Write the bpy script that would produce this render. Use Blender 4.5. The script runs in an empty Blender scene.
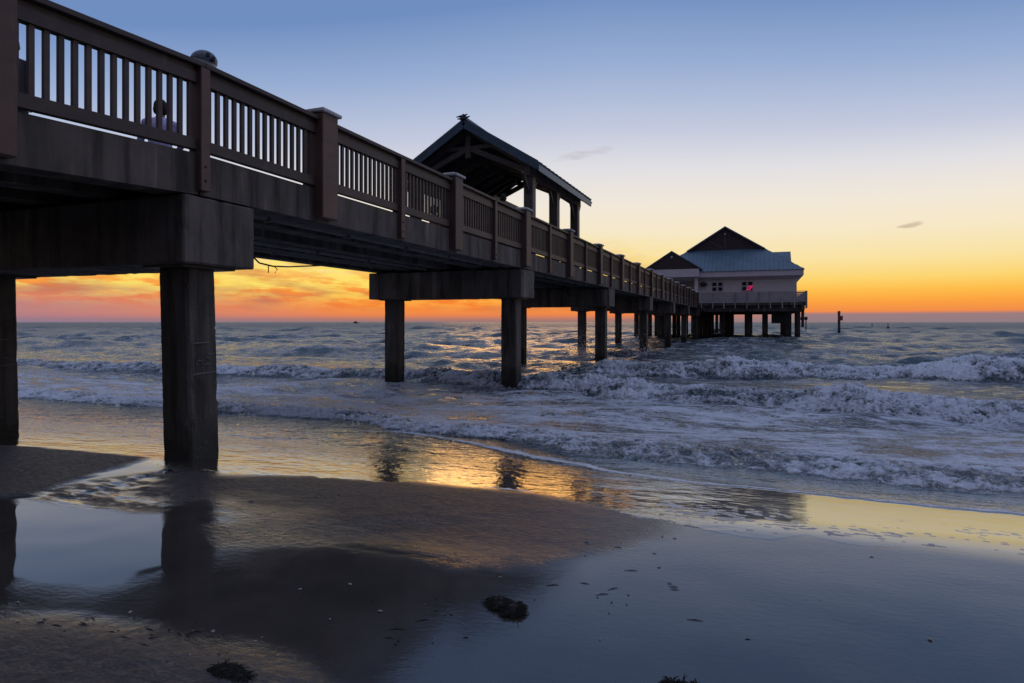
import bpy, bmesh, math, random
import numpy as np
from mathutils import Vector, Matrix
R = math.radians
rng = random.Random(7)
sc = bpy.context.scene
COL = sc.collection
EYE = 1.66
F = 640.0
YAW = R(21.2)
cY, sY = math.cos(YAW), math.sin(YAW)

def px(x, y, z=0.0):
    """world point at height z seen at a pixel of the photo (used to survey positions)"""
    d = (EYE - z) * F / (y - 322.0)
    u = (x - 512.0) / F
    return (d * (-sY + u * cY), d * (cY + u * sY))

# ------------------------------------------------------------------ noise (numpy)
def _hash(ix, iy, seed):
    h = (ix.astype(np.int64) * 374761393 + iy.astype(np.int64) * 668265263 + seed * 1442695041) & 0xffffffff
    h = ((h ^ (h >> 13)) * 1274126177) & 0xffffffff
    h = h ^ (h >> 16)
    return (h & 0xffff).astype(np.float32) / 65535.0
def vnoise(x, y, seed=0):
    ix = np.floor(x); iy = np.floor(y)
    fx = (x - ix); fy = (y - iy)
    fx = fx * fx * fx * (fx * (fx * 6 - 15) + 10); fy = fy * fy * fy * (fy * (fy * 6 - 15) + 10)
    a = _hash(ix, iy, seed); b = _hash(ix + 1, iy, seed); c = _hash(ix, iy + 1, seed); d = _hash(ix + 1, iy + 1, seed)
    return (a + (b - a) * fx + (c - a) * fy + (a - b - c + d) * fx * fy) * 2 - 1
def fbm(x, y, oct=4, seed=0, gain=.5):
    s = 0; a = 1.0; n = 0
    for o in range(oct):
        s = s + a * vnoise(x + 17.3 * o, y - 9.1 * o, seed + o); n += a
        x, y = (x * 1.72 - y * 1.05) , (x * 1.05 + y * 1.72); a *= gain
    return s / n
def sstep(a, b, x):
    t = np.clip((x - a) / (b - a), 0, 1); return t * t * (3 - 2 * t)
def polydist(pts, X, Y):
    """signed distance, positive inside"""
    d = np.full(X.shape, 1e9); inside = np.zeros(X.shape, bool)
    n = len(pts)
    for i in range(n):
        ax, ay = pts[i]; bx, by = pts[(i + 1) % n]
        ex, ey = bx - ax, by - ay
        t = np.clip(((X - ax) * ex + (Y - ay) * ey) / (ex * ex + ey * ey), 0, 1)
        d = np.minimum(d, (X - ax - t * ex) ** 2 + (Y - ay - t * ey) ** 2)
        c = ((ay > Y) != (by > Y))
        with np.errstate(divide='ignore', invalid='ignore'):
            xx = (bx - ax) * (Y - ay) / (by - ay if by != ay else 1e-9) + ax
        inside ^= (c & (X < xx))
    d = np.sqrt(d)
    return np.where(inside, d, -d)

# ------------------------------------------------------------------ materials
def newmat(name):
    m = bpy.data.materials.new(name); m.use_nodes = True
    nt = m.node_tree; nt.nodes.clear()
    out = nt.nodes.new('ShaderNodeOutputMaterial'); p = nt.nodes.new('ShaderNodeBsdfPrincipled')
    nt.links.new(p.outputs[0], out.inputs[0])
    return m, nt, p
def N(nt, t, **kw):
    n = nt.nodes.new(t)
    for k, v in kw.items():
        if k.startswith('i_'):
            key = k[2:]
            key = int(key) if key.isdigit() else key.replace('_', ' ')
            n.inputs[key].default_value = v
        else: setattr(n, k, v)
    return n
def L(nt, a, b): nt.links.new(a, b)
def noise(nt, vec, scale, detail=4, rough=.55, mapping=None):
    if mapping:
        mp = N(nt, 'ShaderNodeMapping'); mp.inputs['Scale'].default_value = mapping; L(nt, vec, mp.inputs[0]); vec = mp.outputs[0]
    n = N(nt, 'ShaderNodeTexNoise'); n.inputs['Scale'].default_value = scale; n.inputs['Detail'].default_value = detail
    n.inputs['Roughness'].default_value = rough; L(nt, vec, n.inputs['Vector']); return n.outputs['Fac']
def ramp(nt, fac, stops, interp='LINEAR'):
    r = N(nt, 'ShaderNodeValToRGB'); cr = r.color_ramp; cr.interpolation = interp
    while len(cr.elements) < len(stops): cr.elements.new(0.5)
    for e, (p, c) in zip(cr.elements, stops):
        e.position = p; e.color = tuple(c) + (1,) if len(c) == 3 else c
    L(nt, fac, r.inputs[0]); return r.outputs[0]
def g3(v): return (v, v, v)
def math_(nt, op, a, b=None, clamp=False):
    n = N(nt, 'ShaderNodeMath', operation=op); n.use_clamp = clamp
    for i, s in enumerate((a, b)):
        if s is None: continue
        if isinstance(s, (int, float)): n.inputs[i].default_value = s
        else: L(nt, s, n.inputs[i])
    return n.outputs[0]
def mix(nt, f, a, b, typ='MIX'):
    n = N(nt, 'ShaderNodeMix', data_type='RGBA', blend_type=typ)
    for s, i in ((f, 0), (a, 6), (b, 7)):
        if isinstance(s, (int, float)): n.inputs[i].default_value = s
        elif isinstance(s, tuple): n.inputs[i].default_value = s + (1,) if len(s) == 3 else s
        else: L(nt, s, n.inputs[i])
    return n.outputs[2]
def bump(nt, p, h, strength, dist, prev=None):
    b = N(nt, 'ShaderNodeBump'); b.inputs['Strength'].default_value = strength; b.inputs['Distance'].default_value = dist
    L(nt, h, b.inputs['Height'])
    if prev: L(nt, prev, b.inputs['Normal'])
    L(nt, b.outputs[0], p.inputs['Normal']); return b.outputs[0]
def wpos(nt): return N(nt, 'ShaderNodeNewGeometry').outputs['Position']

def m_concrete(name, lo, hi, stain=.5, tide=False):
    m, nt, p = newmat(name); v = wpos(nt)
    a = noise(nt, v, 1.6, 6, .6)
    s = noise(nt, v, 3.2, 4, .6, (1.2, 1.2, .12))
    f = noise(nt, v, 60, 3, .7)
    c = ramp(nt, a, [(.3, lo), (.7, hi)])
    st = ramp(nt, s, [(.36, g3(.8 - stain)), (.50, g3(.95)), (.60, g3(1.1)), (.68, g3(1.9))])
    c = mix(nt, 1.0, c, st, 'MULTIPLY')
    c = mix(nt, .5, c, ramp(nt, f, [(.3, g3(.75)), (.7, g3(1.2))]), 'MULTIPLY')
    rgh = .85
    if tide:
        sep = N(nt, 'ShaderNodeSeparateXYZ'); L(nt, v, sep.inputs[0])
        z = math_(nt, 'ADD', sep.outputs[2], math_(nt, 'MULTIPLY', noise(nt, v, 2.2, 5, .6), 1.2))
        t = ramp(nt, math_(nt, 'MULTIPLY', z, .5), [(.36, g3(1)), (.56, g3(0))])
        c = mix(nt, t, c, (.018, .019, .014))
        pits = noise(nt, v, 42, 3, .6)
        c = mix(nt, ramp(nt, pits, [(.66, g3(0)), (.70, g3(.55))]), c, (.3, .28, .24))
    L(nt, c, p.inputs['Base Color']); p.inputs['Roughness'].default_value = rgh
    h = mix(nt, .35, a, f)
    bump(nt, p, h, .5, .03)
    return m
def m_wood(name, lo, hi, rough=.6, scale=1.0):
    m, nt, p = newmat(name); v = wpos(nt)
    g = noise(nt, v, 9 * scale, 6, .65, (1, .25, 1))
    w = noise(nt, v, 1.3, 3, .5)
    c = ramp(nt, mix(nt, .5, g, w), [(.35, lo), (.65, hi)])
    oi = N(nt, 'ShaderNodeObjectInfo'); c = mix(nt, 1.0, c, ramp(nt, oi.outputs['Random'], [(0, (.68, .70, .74)), (.5, (1, 1, 1)), (1, (1.35, 1.25, 1.15))]), 'MULTIPLY')
    salt = noise(nt, v, 5, 6, .7, (1, 1, .35)); c = mix(nt, ramp(nt, salt, [(.58, g3(0)), (.72, g3(.35))]), c, (.16, .145, .135))
    L(nt, c, p.inputs['Base Color']); p.inputs['Roughness'].default_value = rough
    bump(nt, p, g, .35, .01)
    return m
def m_plain(name, col, rough=.6, metal=0, var=.25, sc_=4.0, bmp=.15):
    m, nt, p = newmat(name); v = wpos(nt)
    n = noise(nt, v, sc_, 5, .6)
    c = ramp(nt, n, [(.3, tuple(x * (1 - var) for x in col)), (.7, tuple(x * (1 + var) for x in col))])
    L(nt, c, p.inputs['Base Color']); p.inputs['Roughness'].default_value = rough; p.inputs['Metallic'].default_value = metal
    if bmp: bump(nt, p, noise(nt, v, sc_ * 8, 3, .6), bmp, .01)
    return m

M = {}
M['concrete'] = m_concrete('weathered_concrete', (.062, .052, .044), (.12, .102, .088), .45)
M['cap'] = m_concrete('bent_cap_concrete', (.075, .064, .055), (.15, .13, .113), .5)
M['pile'] = m_concrete('pile_concrete', (.05, .045, .038), (.10, .09, .08), .5, tide=True)
M['rail'] = m_wood('brown_rail_boards', (.038, .025, .021), (.07, .045, .037))
M['post'] = m_wood('red_brown_posts', (.06, .034, .027), (.105, .056, .044))
M['postcap'] = m_plain('pale_post_caps', (.42, .42, .44), .6)
M['pipe'] = m_plain('old_pipe', (.16, .15, .14), .6)
M['timber'] = m_wood('pavilion_timber', (.05, .042, .038), (.11, .095, .085))
M['roofmetal'] = m_plain('blue_grey_metal_roof', (.045, .085, .13), .45, .3)
M['dark'] = m_plain('dark_metal', (.02, .022, .025), .5)
M['bluemetal'] = m_plain('house_roof_metal', (.085, .15, .215), .5, .1, .18, .7)
M['siding'] = m_plain('painted_siding', (.62, .60, .60), .8, 0, .08, 1.2)
M['band'] = m_plain('painted_fascia_band', (.6, .56, .61), .8, 0, .08, 1.2)
M['gable'] = m_plain('shingled_gable', (.055, .042, .042), .9)
M['trim'] = m_plain('white_window_trim', (.46, .45, .48), .6, 0, .05)
M['boards'] = m_wood('grey_platform_boards', (.24, .23, .25), (.36, .35, .37))
M['seaweed'] = m_plain('dry_seaweed', (.012, .011, .008), .9, 0, .5, 30)
M['steel'] = m_plain('painted_viewer_steel', (.30, .33, .38), .4, .2, .3, 30)
M['dark_steel'] = m_plain('dark_viewer_steel', (.09, .11, .15), .45, .2, .4, 20)
M['shell'] = m_plain('shell', (.24, .22, .21), .5)
m, nt, p = newmat('window_glass'); p.inputs['Base Color'].default_value = (.015, .02, .03, 1); p.inputs['Roughness'].default_value = .4; p.inputs['IOR'].default_value = 1.2; M['glass'] = m
m, nt, p = newmat('pink_neon'); p.inputs['Base Color'].default_value = (.8, .05, .2, 1); p.inputs['Emission Color'].default_value = (1, .04, .22, 1); p.inputs['Emission Strength'].default_value = .4; M['neon'] = m
def cloth(name, col): M[name] = m_plain(name, col, .9, 0, .12, 12, .3)
cloth('lavender_cloth', (.42, .38, .62)); cloth('dark_cloth', (.03, .03, .04)); cloth('red_cloth', (.3, .07, .06)); cloth('skin', (.32, .19, .13)); cloth('hair', (.015, .012, .01))
cloth('denim', (.05, .07, .12)); cloth('graffiti_chalk', (.17, .17, .16))

# ------------------------------------------------------------------ object helpers
def wloc(o):
    v = Vector((0, 0, 0))
    while o is not None: v += o.location; o = o.parent
    return v
def link_mesh(name, me, mat, parent=None, smooth=False):
    o = bpy.data.objects.new(name, me); COL.objects.link(o)
    if parent: o.parent = parent
    mats = mat if isinstance(mat, (list, tuple)) else [mat]
    for mm in mats:
        if mm: me.materials.append(mm)
    if smooth:
        me.polygons.foreach_set('use_smooth', [True] * len(me.polygons))
    return o
from mathutils import noise as mnoise
def wear(bm, step=.09, amp=.006):
    """cut a block finely and chip its surface so that its edges are not ruler straight"""
    for ax in range(3):
        lo = min(v.co[ax] for v in bm.verts); hi = max(v.co[ax] for v in bm.verts)
        n = int((hi - lo) / step); no = Vector((ax == 0, ax == 1, ax == 2))
        for i in range(1, min(n, 60)):
            p_ = Vector((0, 0, 0)); p_[ax] = lo + (hi - lo) * i / min(n, 60)
            bmesh.ops.bisect_plane(bm, geom=bm.verts[:] + bm.edges[:] + bm.faces[:], plane_co=p_, plane_no=no)
    bm.normal_update()
    for v in bm.verts:
        n = mnoise.noise(v.co * 5) * .6 + mnoise.noise(v.co * 17) * .5
        edge = len({tuple(round(c, 1) for c in f.normal) for f in v.link_faces}) > 1
        chip = max(0, mnoise.noise(v.co * 6 + Vector((9, 3, 1))) - .2) * (.035 if edge else 0)
        v.co += v.normal * (n * amp - chip)
def obj(name, bm, mat, parent=None, warp=None, smooth=False, origin=None):
    """bm holds world coordinates; the object is placed relative to its parent"""
    bmesh.ops.recalc_face_normals(bm, faces=bm.faces)
    if warp:
        for v in bm.verts: v.co.z += warp(v.co.y)
    base = wloc(parent) if parent else Vector((0, 0, 0))
    org = Vector(origin) if origin is not None else (base if parent else Vector((0, 0, 0)))
    bmesh.ops.translate(bm, verts=bm.verts, vec=-org)
    me = bpy.data.meshes.new(name); bm.to_mesh(me); bm.free()
    o = link_mesh(name, me, mat, parent, smooth)
    o.location = org - base if parent else org
    return o
def tag(o, label=None, cat=None, group=None, kind=None):
    if label: o['label'] = label
    if cat: o['category'] = cat
    if group: o['group'] = group
    if kind: o['kind'] = kind
    return o
def thing(name, loc, label, cat, group=None):
    o = bpy.data.objects.new(name, None); COL.objects.link(o); o.location = loc; o.empty_display_size = .3
    return tag(o, label, cat, group)
def box(bm, x0, x1, y0, y1, z0, z1, bev=0, rot=None, taper=1.0):
    vs = []
    cx, cy, cz = (x0 + x1) / 2, (y0 + y1) / 2, (z0 + z1) / 2
    t = bmesh.new()
    r = bmesh.ops.create_cube(t, size=1)
    for v in t.verts:
        k = taper if v.co.z > 0 else 1
        v.co = Vector((v.co.x * (x1 - x0) * k, v.co.y * (y1 - y0) * k, v.co.z * (z1 - z0)))
    if bev: bmesh.ops.bevel(t, geom=t.edges[:], offset=bev, segments=1, affect='EDGES', profile=.5)
    mtx = Matrix.Translation((cx, cy, cz)) @ (rot.to_4x4() if rot else Matrix.Identity(4))
    merge(bm, t, mtx)
def merge(bm, t, mtx=None):
    mp = {}
    for v in t.verts: mp[v] = bm.verts.new(mtx @ v.co if mtx else v.co)
    for f in t.faces:
        try: bm.faces.new([mp[v] for v in f.verts])
        except ValueError: pass
    t.free()
def tube(bm, pts, rads, seg=8, cap=True):
    rings = []
    pts = [Vector(p) for p in pts]
    if isinstance(rads, (int, float)): rads = [rads] * len(pts)
    for i, p_ in enumerate(pts):
        a = pts[max(0, i - 1)]; b = pts[min(len(pts) - 1, i + 1)]
        d = (b - a).normalized()
        up = Vector((0, 0, 1)) if abs(d.z) < .95 else Vector((1, 0, 0))
        s = d.cross(up).normalized(); t = s.cross(d)
        rings.append([bm.verts.new(p_ + (s * math.cos(2 * math.pi * k / seg) + t * math.sin(2 * math.pi * k / seg)) * rads[i]) for k in range(seg)])
    for i in range(len(rings) - 1):
        for k in range(seg):
            bm.faces.new((rings[i][k], rings[i][(k + 1) % seg], rings[i + 1][(k + 1) % seg], rings[i + 1][k]))
    if cap:
        bm.faces.new(rings[0]); bm.faces.new(rings[-1])
def beam(bm, a, b, w, h, up=(0, 0, 1)):
    """rectangular bar from a to b"""
    a, b = Vector(a), Vector(b); d = (b - a).normalized(); u = Vector(up)
    s = d.cross(u).normalized(); t = s.cross(d).normalized()
    vs = [[bm.verts.new(q + s * (i * w / 2) + t * (j * h / 2)) for i, j in ((-1, -1), (1, -1), (1, 1), (-1, 1))] for q in (a, b)]
    for k in range(4): bm.faces.new((vs[0][k], vs[0][(k + 1) % 4], vs[1][(k + 1) % 4], vs[1][k]))
    bm.faces.new(vs[0]); bm.faces.new(vs[1])
def slab(bm, quad, th):
    """a sheet with thickness, quad given as top points (3 or 4), thickened downwards along its normal"""
    q = [Vector(p_) for p_ in quad]
    n = (q[1] - q[0]).cross(q[2] - q[0]).normalized()
    if n.z < 0: n = -n
    t = [bm.verts.new(p_) for p_ in q]; b = [bm.verts.new(p_ - n * th) for p_ in q]
    bm.faces.new(t); bm.faces.new(b)
    for k in range(len(q)): bm.faces.new((t[k], t[(k + 1) % len(q)], b[(k + 1) % len(q)], b[k]))
def ellip(bm, c, r, seg=14, rings=9, rot=None):
    t = bmesh.new(); bmesh.ops.create_uvsphere(t, u_segments=seg, v_segments=rings, radius=1)
    mtx = Matrix.Translation(c) @ (rot.to_4x4() if rot else Matrix.Identity(4)) @ Matrix.Diagonal((r[0], r[1], r[2], 1))
    merge(bm, t, mtx)

# ------------------------------------------------------------------ levels
DECK = EYE + 2.01; RAIL = EYE + 3.09; FASC = EYE + 1.52; SEA = -.20
XR, XL = -6.25, -11.15       # edges of the pier
def ramp_z(y): return -.055 * max(0.0, 5.75 - y) if y > -30 else -.055 * 35.75
def gz(X, Y):
    """beach profile"""
    Y = np.asarray(Y, dtype=float)
    y0 = 5.3
    s = np.where(Y < y0, 0, 0.0)
    t = Y - y0
    z = np.where(t < 0, 0, np.where(t < .6, -.09 * t * t / 1.2, -.027 - .09 * (t - .6)))
    z = np.where(t > 2.0, -.153 - .11 * (t - 2.0), z)
    z = np.maximum(z, -3.5)
    return z

# ================================================================== PIER
pier = thing('pier', (XR, 6.1, 0), 'long concrete fishing pier on square piles with brown slatted railings running out to sea', 'pier')
NB = 7
# deck slabs with edge beams and inner girders, one per span
spans = [(-28.0, 5.78)] + [(5.78 + 11.2 * k, 5.78 + 11.2 * (k + 1)) for k in range(6)]
for (a, b) in spans:
    bm = bmesh.new()
    e = .012
    ys = np.linspace(a + e, b - e, 6 if a < 0 else 2)
    for i in range(len(ys) - 1):
        y0, y1 = ys[i], ys[i + 1]
        box(bm, XL + .381, XR - .381, y0, y1, DECK - .24, DECK - .002)
        for xc, w in ((XR - .19, .38), (XL + .19, .38)):
            box(bm, xc - w / 2 + .001, xc + w / 2 - .002, y0 + .002, y1 - .002, FASC, DECK)
        for xc in (-7.55, -8.7, -9.85):
            box(bm, xc - .2, xc + .2, y0 + .002, y1 - .002, FASC + .03, DECK - .242)
    obj('deck_slab', bm, M['concrete'], pier, warp=ramp_z)
# bents
for k in range(-2, 7):
    y0 = 5.52 + 11.2 * k; y1 = y0 + 1.12
    dz = ramp_z(y0) if k < 0 else 0
    bm = bmesh.new(); box(bm, -11.2, -6.21, y0, y1, FASC - .83 + dz, FASC - .03 + dz, .02)
    if k in (0, 1): wear(bm)
    capo = obj('pile_cap', bm, M['cap'], pier)
    for xc in (-6.75, -8.7, -10.65):
        bm = bmesh.new(); box(bm, xc - .22, xc + .22, y0 + .2, y1 - .2, FASC - .029 + dz, FASC - .001 + dz)
        obj('bearing_pad', bm, M['dark'], capo)
    for xc in (-6.70, -10.58):
        yc = (y0 + y1) / 2 - .07
        bm = bmesh.new(); box(bm, xc - .235, xc + .235, yc - .225, yc + .225, -1.6, FASC - .832 + dz, .03)
        if k == 0:
            for v in bm.verts: v.co.x += .075 * max(0, (FASC - .832 - v.co.z)) / 2.3
        if k in (0, 1): wear(bm, .06, .007)
        pl = obj('pile', bm, M['pile'], pier)
        bm = bmesh.new(); box(bm, xc - .32, xc + .34, yc - .36, yc + .44, FASC - .862 + dz, FASC - .833 + dz)
        obj('bearing_plate', bm, M['dark'], pl)
        if k == 0:   # scratched chalk square with letters
            gx = xc + .243 + .038; z0 = 1.02; z1 = 1.4; ya = yc - .17; yb = yc + .18
            bm = bmesh.new()
            def st(pp, r=.006): tube(bm, [(gx, q[0], q[1]) for q in pp], r, 4)
            st([(ya, z1), (yb - .1, z1 + .004)]); st([(ya, z1), (ya + .004, z0 + .02)]); st([(ya + .01, z0), (yb, z0 + .015)])
            st([(ya + .06, 1.13), (ya + .105, 1.27), (ya + .14, 1.13)]); st([(ya + .08, 1.185), (ya + .13, 1.185)])
            st([(ya + .29, 1.25), (ya + .22, 1.27), (ya + .19, 1.225), (ya + .25, 1.2), (ya + .27, 1.15), (ya + .18, 1.13)])
            obj('graffiti', bm, M['graffiti_chalk'], pl)
# pipes slung under the deck
for xo, zz, rr in ((-6.95, FASC + .06, .055), (-7.12, FASC + .10, .035), (-9.2, FASC + .05, .06), (-10.4, FASC + .08, .045)):
    bm = bmesh.new()
    for k in range(-2, 6):
        a = 6.66 + 11.2 * k; b = 16.70 + 11.2 * k
        dz = ramp_z((a + b) / 2)
        if k < 0: continue
        tube(bm, [(xo, a, zz + dz), (xo, b, zz + dz)], rr, 8)
        for j in range(5):
            yy = a + 1 + j * 2.0; box(bm, xo - rr - .02, xo + rr + .02, yy, yy + .05, zz - rr - .015, zz + .28)
    obj('utility_pipe', bm, M['pipe'], pier)
bm = bmesh.new()
cx_, cy_ = -11.0, 12.0
tube(bm, [(cx_, cy_ - .3, FASC), (cx_, cy_ - .1, FASC - .13), (cx_, cy_ + .35, FASC - .17), (cx_, cy_ + .9, FASC - .14), (cx_, cy_ + 2.2, FASC + .0)], .02, 6)
tube(bm, [(cx_, cy_ + .2, FASC - .16), (cx_, cy_ + .2, FASC - .34)], .012, 5); tube(bm, [(cx_, cy_ + .4, FASC - .17), (cx_ + .05, cy_ + .45, FASC - .24), (cx_, cy_ + .42, FASC - .33)], .012, 5)
obj('hanging_cable', bm, M['dark'], pier)

# railing
posts_y = [-5.5, -1.0, 3.5] + [8.09 + 4.48 * k for k in range(15)]
def make_post(x0, x1, yc, mirror=False):
    bm = bmesh.new(); h = .187
    dz = ramp_z(yc)
    box(bm, x0, x1, yc - h, yc + h, EYE + 1.57 + dz, EYE + 3.15 + dz, .012)
    po = obj('railing_post', bm, M['post'], pier)
    bm = bmesh.new(); t = bmesh.new()
    box(bm, x0 - .045, x1 + .045, yc - h - .045, yc + h + .045, EYE + 3.152 + dz, EYE + 3.205 + dz, .01)
    box(bm, x0 - .0, x1 + .0, yc - h + .0, yc + h - .0, EYE + 3.206 + dz, EYE + 3.245 + dz, 0, None, .6)
    obj('post_cap', bm, M['postcap'], po)
def make_mid(x0, x1, yc):
    bm = bmesh.new(); dz = ramp_z(yc)
    box(bm, x0, x1, yc - .07, yc + .07, EYE + 1.56 + dz, EYE + 3.03 + dz, .008)
    mo = obj('railing_stanchion', bm, M['post'], pier)
    if yc < 30 and x0 > -8:
        for zz in (1.68, 1.85):
            bm = bmesh.new(); t = bmesh.new(); bmesh.ops.create_cone(t, cap_ends=True, segments=8, radius1=.016, radius2=.013, depth=.014)
            merge(bm, t, Matrix.Translation((x1 + .007, yc, EYE + zz + dz)) @ Matrix.Rotation(R(90), 4, 'Y'))
            obj('bolt', bm, M['dark'], mo)
bal_mesh = None
far_bal = bmesh.new()
n_near = 0
for side in (1, -1):
    if side == 1: px0, px1, rc, mx0, mx1 = -6.48, -6.10, -6.27, -6.36, -6.16
    else: px0, px1, rc, mx0, mx1 = -11.30, -10.92, -11.13, -11.24, -11.04
    for i, yc in enumerate(posts_y):
        make_post(px0, px1, yc)
        if i == len(posts_y) - 1: continue
        yn = posts_y[i + 1]; ym = (yc + yn) / 2
        make_mid(mx0, mx1, ym)
        for (a, b) in ((yc + .19, ym - .072), (ym + .072, yn - .19)):
            bm = bmesh.new()
            box(bm, rc - .05, rc + .05, a, b, EYE + 2.84, EYE + 2.965)
            box(bm, rc - .03, rc + .03, a + .002, b - .002, EYE + 2.966, EYE + 3.03)
            box(bm, rc - .13, rc + .11, a - (.07 if a > ym else 0), b + (.07 if b < ym else 0) , EYE + 3.032, EYE + 3.09, .006)
            box(bm, rc - .045, rc + .045, a, b, EYE + 2.05, EYE + 2.18)
            pn = obj('railing_panel', bm, M['rail'], pier, warp=ramp_z)
            nb = 15; L_ = b - a; near = (side == 1 and 3.4 < (a + b) / 2 < 16.5)
            for j in range(nb):
                yy = a + L_ * (j + .5) / nb; dz = ramp_z(yy)
                if near:
                    if bal_mesh is None:
                        bm = bmesh.new(); box(bm, -.02, .02, -.026, .026, 0, .659)
                        bal_mesh = bpy.data.meshes.new('baluster'); bm.to_mesh(bal_mesh); bm.free(); bal_mesh.materials.append(M['rail'])
                    o = bpy.data.objects.new('baluster', bal_mesh); COL.objects.link(o); o.parent = pn
                    o.location = Vector((rc, yy, EYE + 2.181 + dz)) - wloc(pn); n_near += 1
                else:
                    box(far_bal, rc - .02, rc + .02, yy - .026, yy + .026, EYE + 2.181 + dz, EYE + 2.839 + dz)
tag(obj('baluster', far_bal, M['rail'], pier), kind='stuff')

# platform around the house
PY0, PY1 = 72.9, 104.0
PX0, PX1 = -14.5, 4.5
PD = EYE + 2.08
bm = bmesh.new()
box(bm, PX0, PX1, PY0, PY1, PD - .3, PD)
for i in range(7):
    yy = PY0 + .3 + i * 5.0; box(bm, PX0 + .2, PX1 - .25, yy, yy + .8, PD - .95, PD - .302)
for xx in (PX1 - .5, -1.5, -6, -10.4): box(bm, xx, xx + .3, PY0 + .05, PY0 + .29, PD - .85, PD - .302)
obj('platform_deck', bm, M['concrete'], pier)
bm = bmesh.new()
def board_rail(bm, a, b):
    ax, ay = a; bx, by = b
    dx, dy = bx - ax, by - ay; ln = math.hypot(dx, dy); dx /= ln; dy /= ln
    for k in range(6):
        z0 = PD + .08 + k * .168
        beam(bm, (ax, ay, z0 + .07), (bx, by, z0 + .07), .04, .145)
    beam(bm, (ax, ay, PD + 1.14), (bx, by, PD + 1.14), .16, .05)
board_rail(bm, (-6.0, PY0), (PX1, PY0)); board_rail(bm, (PX1, PY0 + .1), (PX1, PY1)); board_rail(bm, (PX0, PY0 + .1), (PX0, PY1)); board_rail(bm, (PX0, PY0), (-11.3, PY0))
prail = obj('platform_railing', bm, M['boards'], pier)
for i in range(10):
    xx = -6.0 + i * (PX1 + 6.0) / 9
    bm = bmesh.new(); box(bm, xx - .055, xx + .055, PY0 - .13, PY0 - .025, PD - .62, PD + 1.1)
    obj('post', bm, M['boards'], prail)
for i in range(1, 12):
    bm = bmesh.new(); yy = PY0 + i * 2.6; box(bm, PX1 + .025, PX1 + .13, yy - .055, yy + .055, PD - .62, PD + 1.1)
    obj('post', bm, M['boards'], prail)
for j, yy in enumerate((75.8, 80.8, 85.8, 90.8, 95.8, 100.8)):
    for xx in (-13.6, -10.5, -6.7, -3.9, -1.35, .55, 2.95, 3.75):
        if j and xx == 3.75: continue
        jx = xx + rng.uniform(-.08, .08); w = .28 if xx in (-1.35, 3.75, 2.95) else .24
        bm = bmesh.new(); box(bm, jx - w, jx + w, yy - w, yy + w, -2.6, PD - .96, .02)
        obj('pile', bm, M['pile'], pier)
bm = bmesh.new(); box(bm, 1.15, 2.55, 75.2, 76.6, EYE - .15, EYE + .88, .03); box(bm, 1.3, 2.4, 75.3, 76.5, EYE + .881, PD - .31)
obj('storage_tank', bm, M['dark'], pier)
bm = bmesh.new(); tube(bm, [(4.15, 73.6, PD - .3), (4.15, 73.6, EYE - .55)], [.17, .14], 10); tube(bm, [(4.15, 73.6, EYE + .2), (4.15, 73.6, EYE + .5)], .22, 10)
obj('drain_pipe', bm, M['dark'], pier)
# outer part of the pier behind the house
bm = bmesh.new(); box(bm, XL, XR, PY1 + .01, 150, FASC, DECK)
obj('deck_slab', bm, M['concrete'], pier)
for k in range(4):
    yy = 111 + 11.2 * k
    for xx in (-6.7, -10.58):
        bm = bmesh.new(); box(bm, xx - .235, xx + .235, yy - .22, yy + .22, -2.6, FASC - .002); obj('pile', bm, M['pile'], pier)

# ================================================================== PAVILION
pav = thing('pavilion', (-8.7, 21.2, DECK), 'open gable roofed timber pavilion standing over the pier walkway', 'pavilion')
Y0, Y1 = 18.2, 24.75; RX = -8.7; RZ = EYE + 6.36; EZ = EYE + 4.82; HW = 2.47
bm = bmesh.new()
for s in (-1, 1):
    slab(bm, [(RX, Y0, RZ), (RX, Y1, RZ), (RX + s * HW, Y1, EZ), (RX + s * HW, Y0, EZ)], .06)
    n = 16
    for i in range(n + 1):   # standing seams
        yy = Y0 + (Y1 - Y0) * i / n
        yy = min(max(yy, Y0 + .02), Y1 - .02)
        beam(bm, (RX, yy, RZ + .015), (RX + s * HW, yy, EZ + .015), .03, .05)
beam(bm, (RX, Y0 - .03, RZ + .03), (RX, Y1 + .03, RZ + .03), .22, .07)
obj('roof', bm, M['roofmetal'], pav)
bm = bmesh.new()
for s in (-1, 1):
    for yy in (Y0 + .03, Y1 - .03):
        beam(bm, (RX + s * .02, yy, RZ - .18), (RX + s * HW, yy, EZ - .16), .05, .16)
    beam(bm, (RX + s * (HW - .01), Y0 + .06, EZ - .16), (RX + s * (HW - .01), Y1 - .06, EZ - .16), .05, .2)
obj('bargeboard', bm, M['roofmetal'], pav)
pxs = (-6.68, -10.72); pys = (18.75, 21.3, 23.95)
for x in pxs:
    for y in pys:
        bm = bmesh.new(); box(bm, x - .15, x + .15, y - .15, y + .15, DECK, EZ - .32, .01)
        obj('post', bm, M['timber'], pav)
for x in pxs:
    bm = bmesh.new(); beam(bm, (x, Y0 + .3, EZ - .18), (x, Y1 - .3, EZ - .18), .2, .27); obj('wall_beam', bm, M['timber'], pav)
for y in (18.62, 20.0, 21.3, 22.65, 24.1):
    bm = bmesh.new()
    for s in (-1, 1):
        beam(bm, (RX + s * .05, y, RZ - .26), (RX + s * 2.2, y, EZ - .07), .12, .18)
        beam(bm, (RX + s * .04, y, EZ + .72), (RX + s * 1.95, y, EZ - .12), .14, .16)
    beam(bm, (RX, y, EZ + .42), (RX, y, RZ - .2), .17, .17, (0, 1, 0))
    beam(bm, (RX - 1.15, y, EZ + .75), (RX + 1.15, y, EZ + .75), .08, .12)
    obj('truss', bm, M['timber'], pav)
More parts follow.
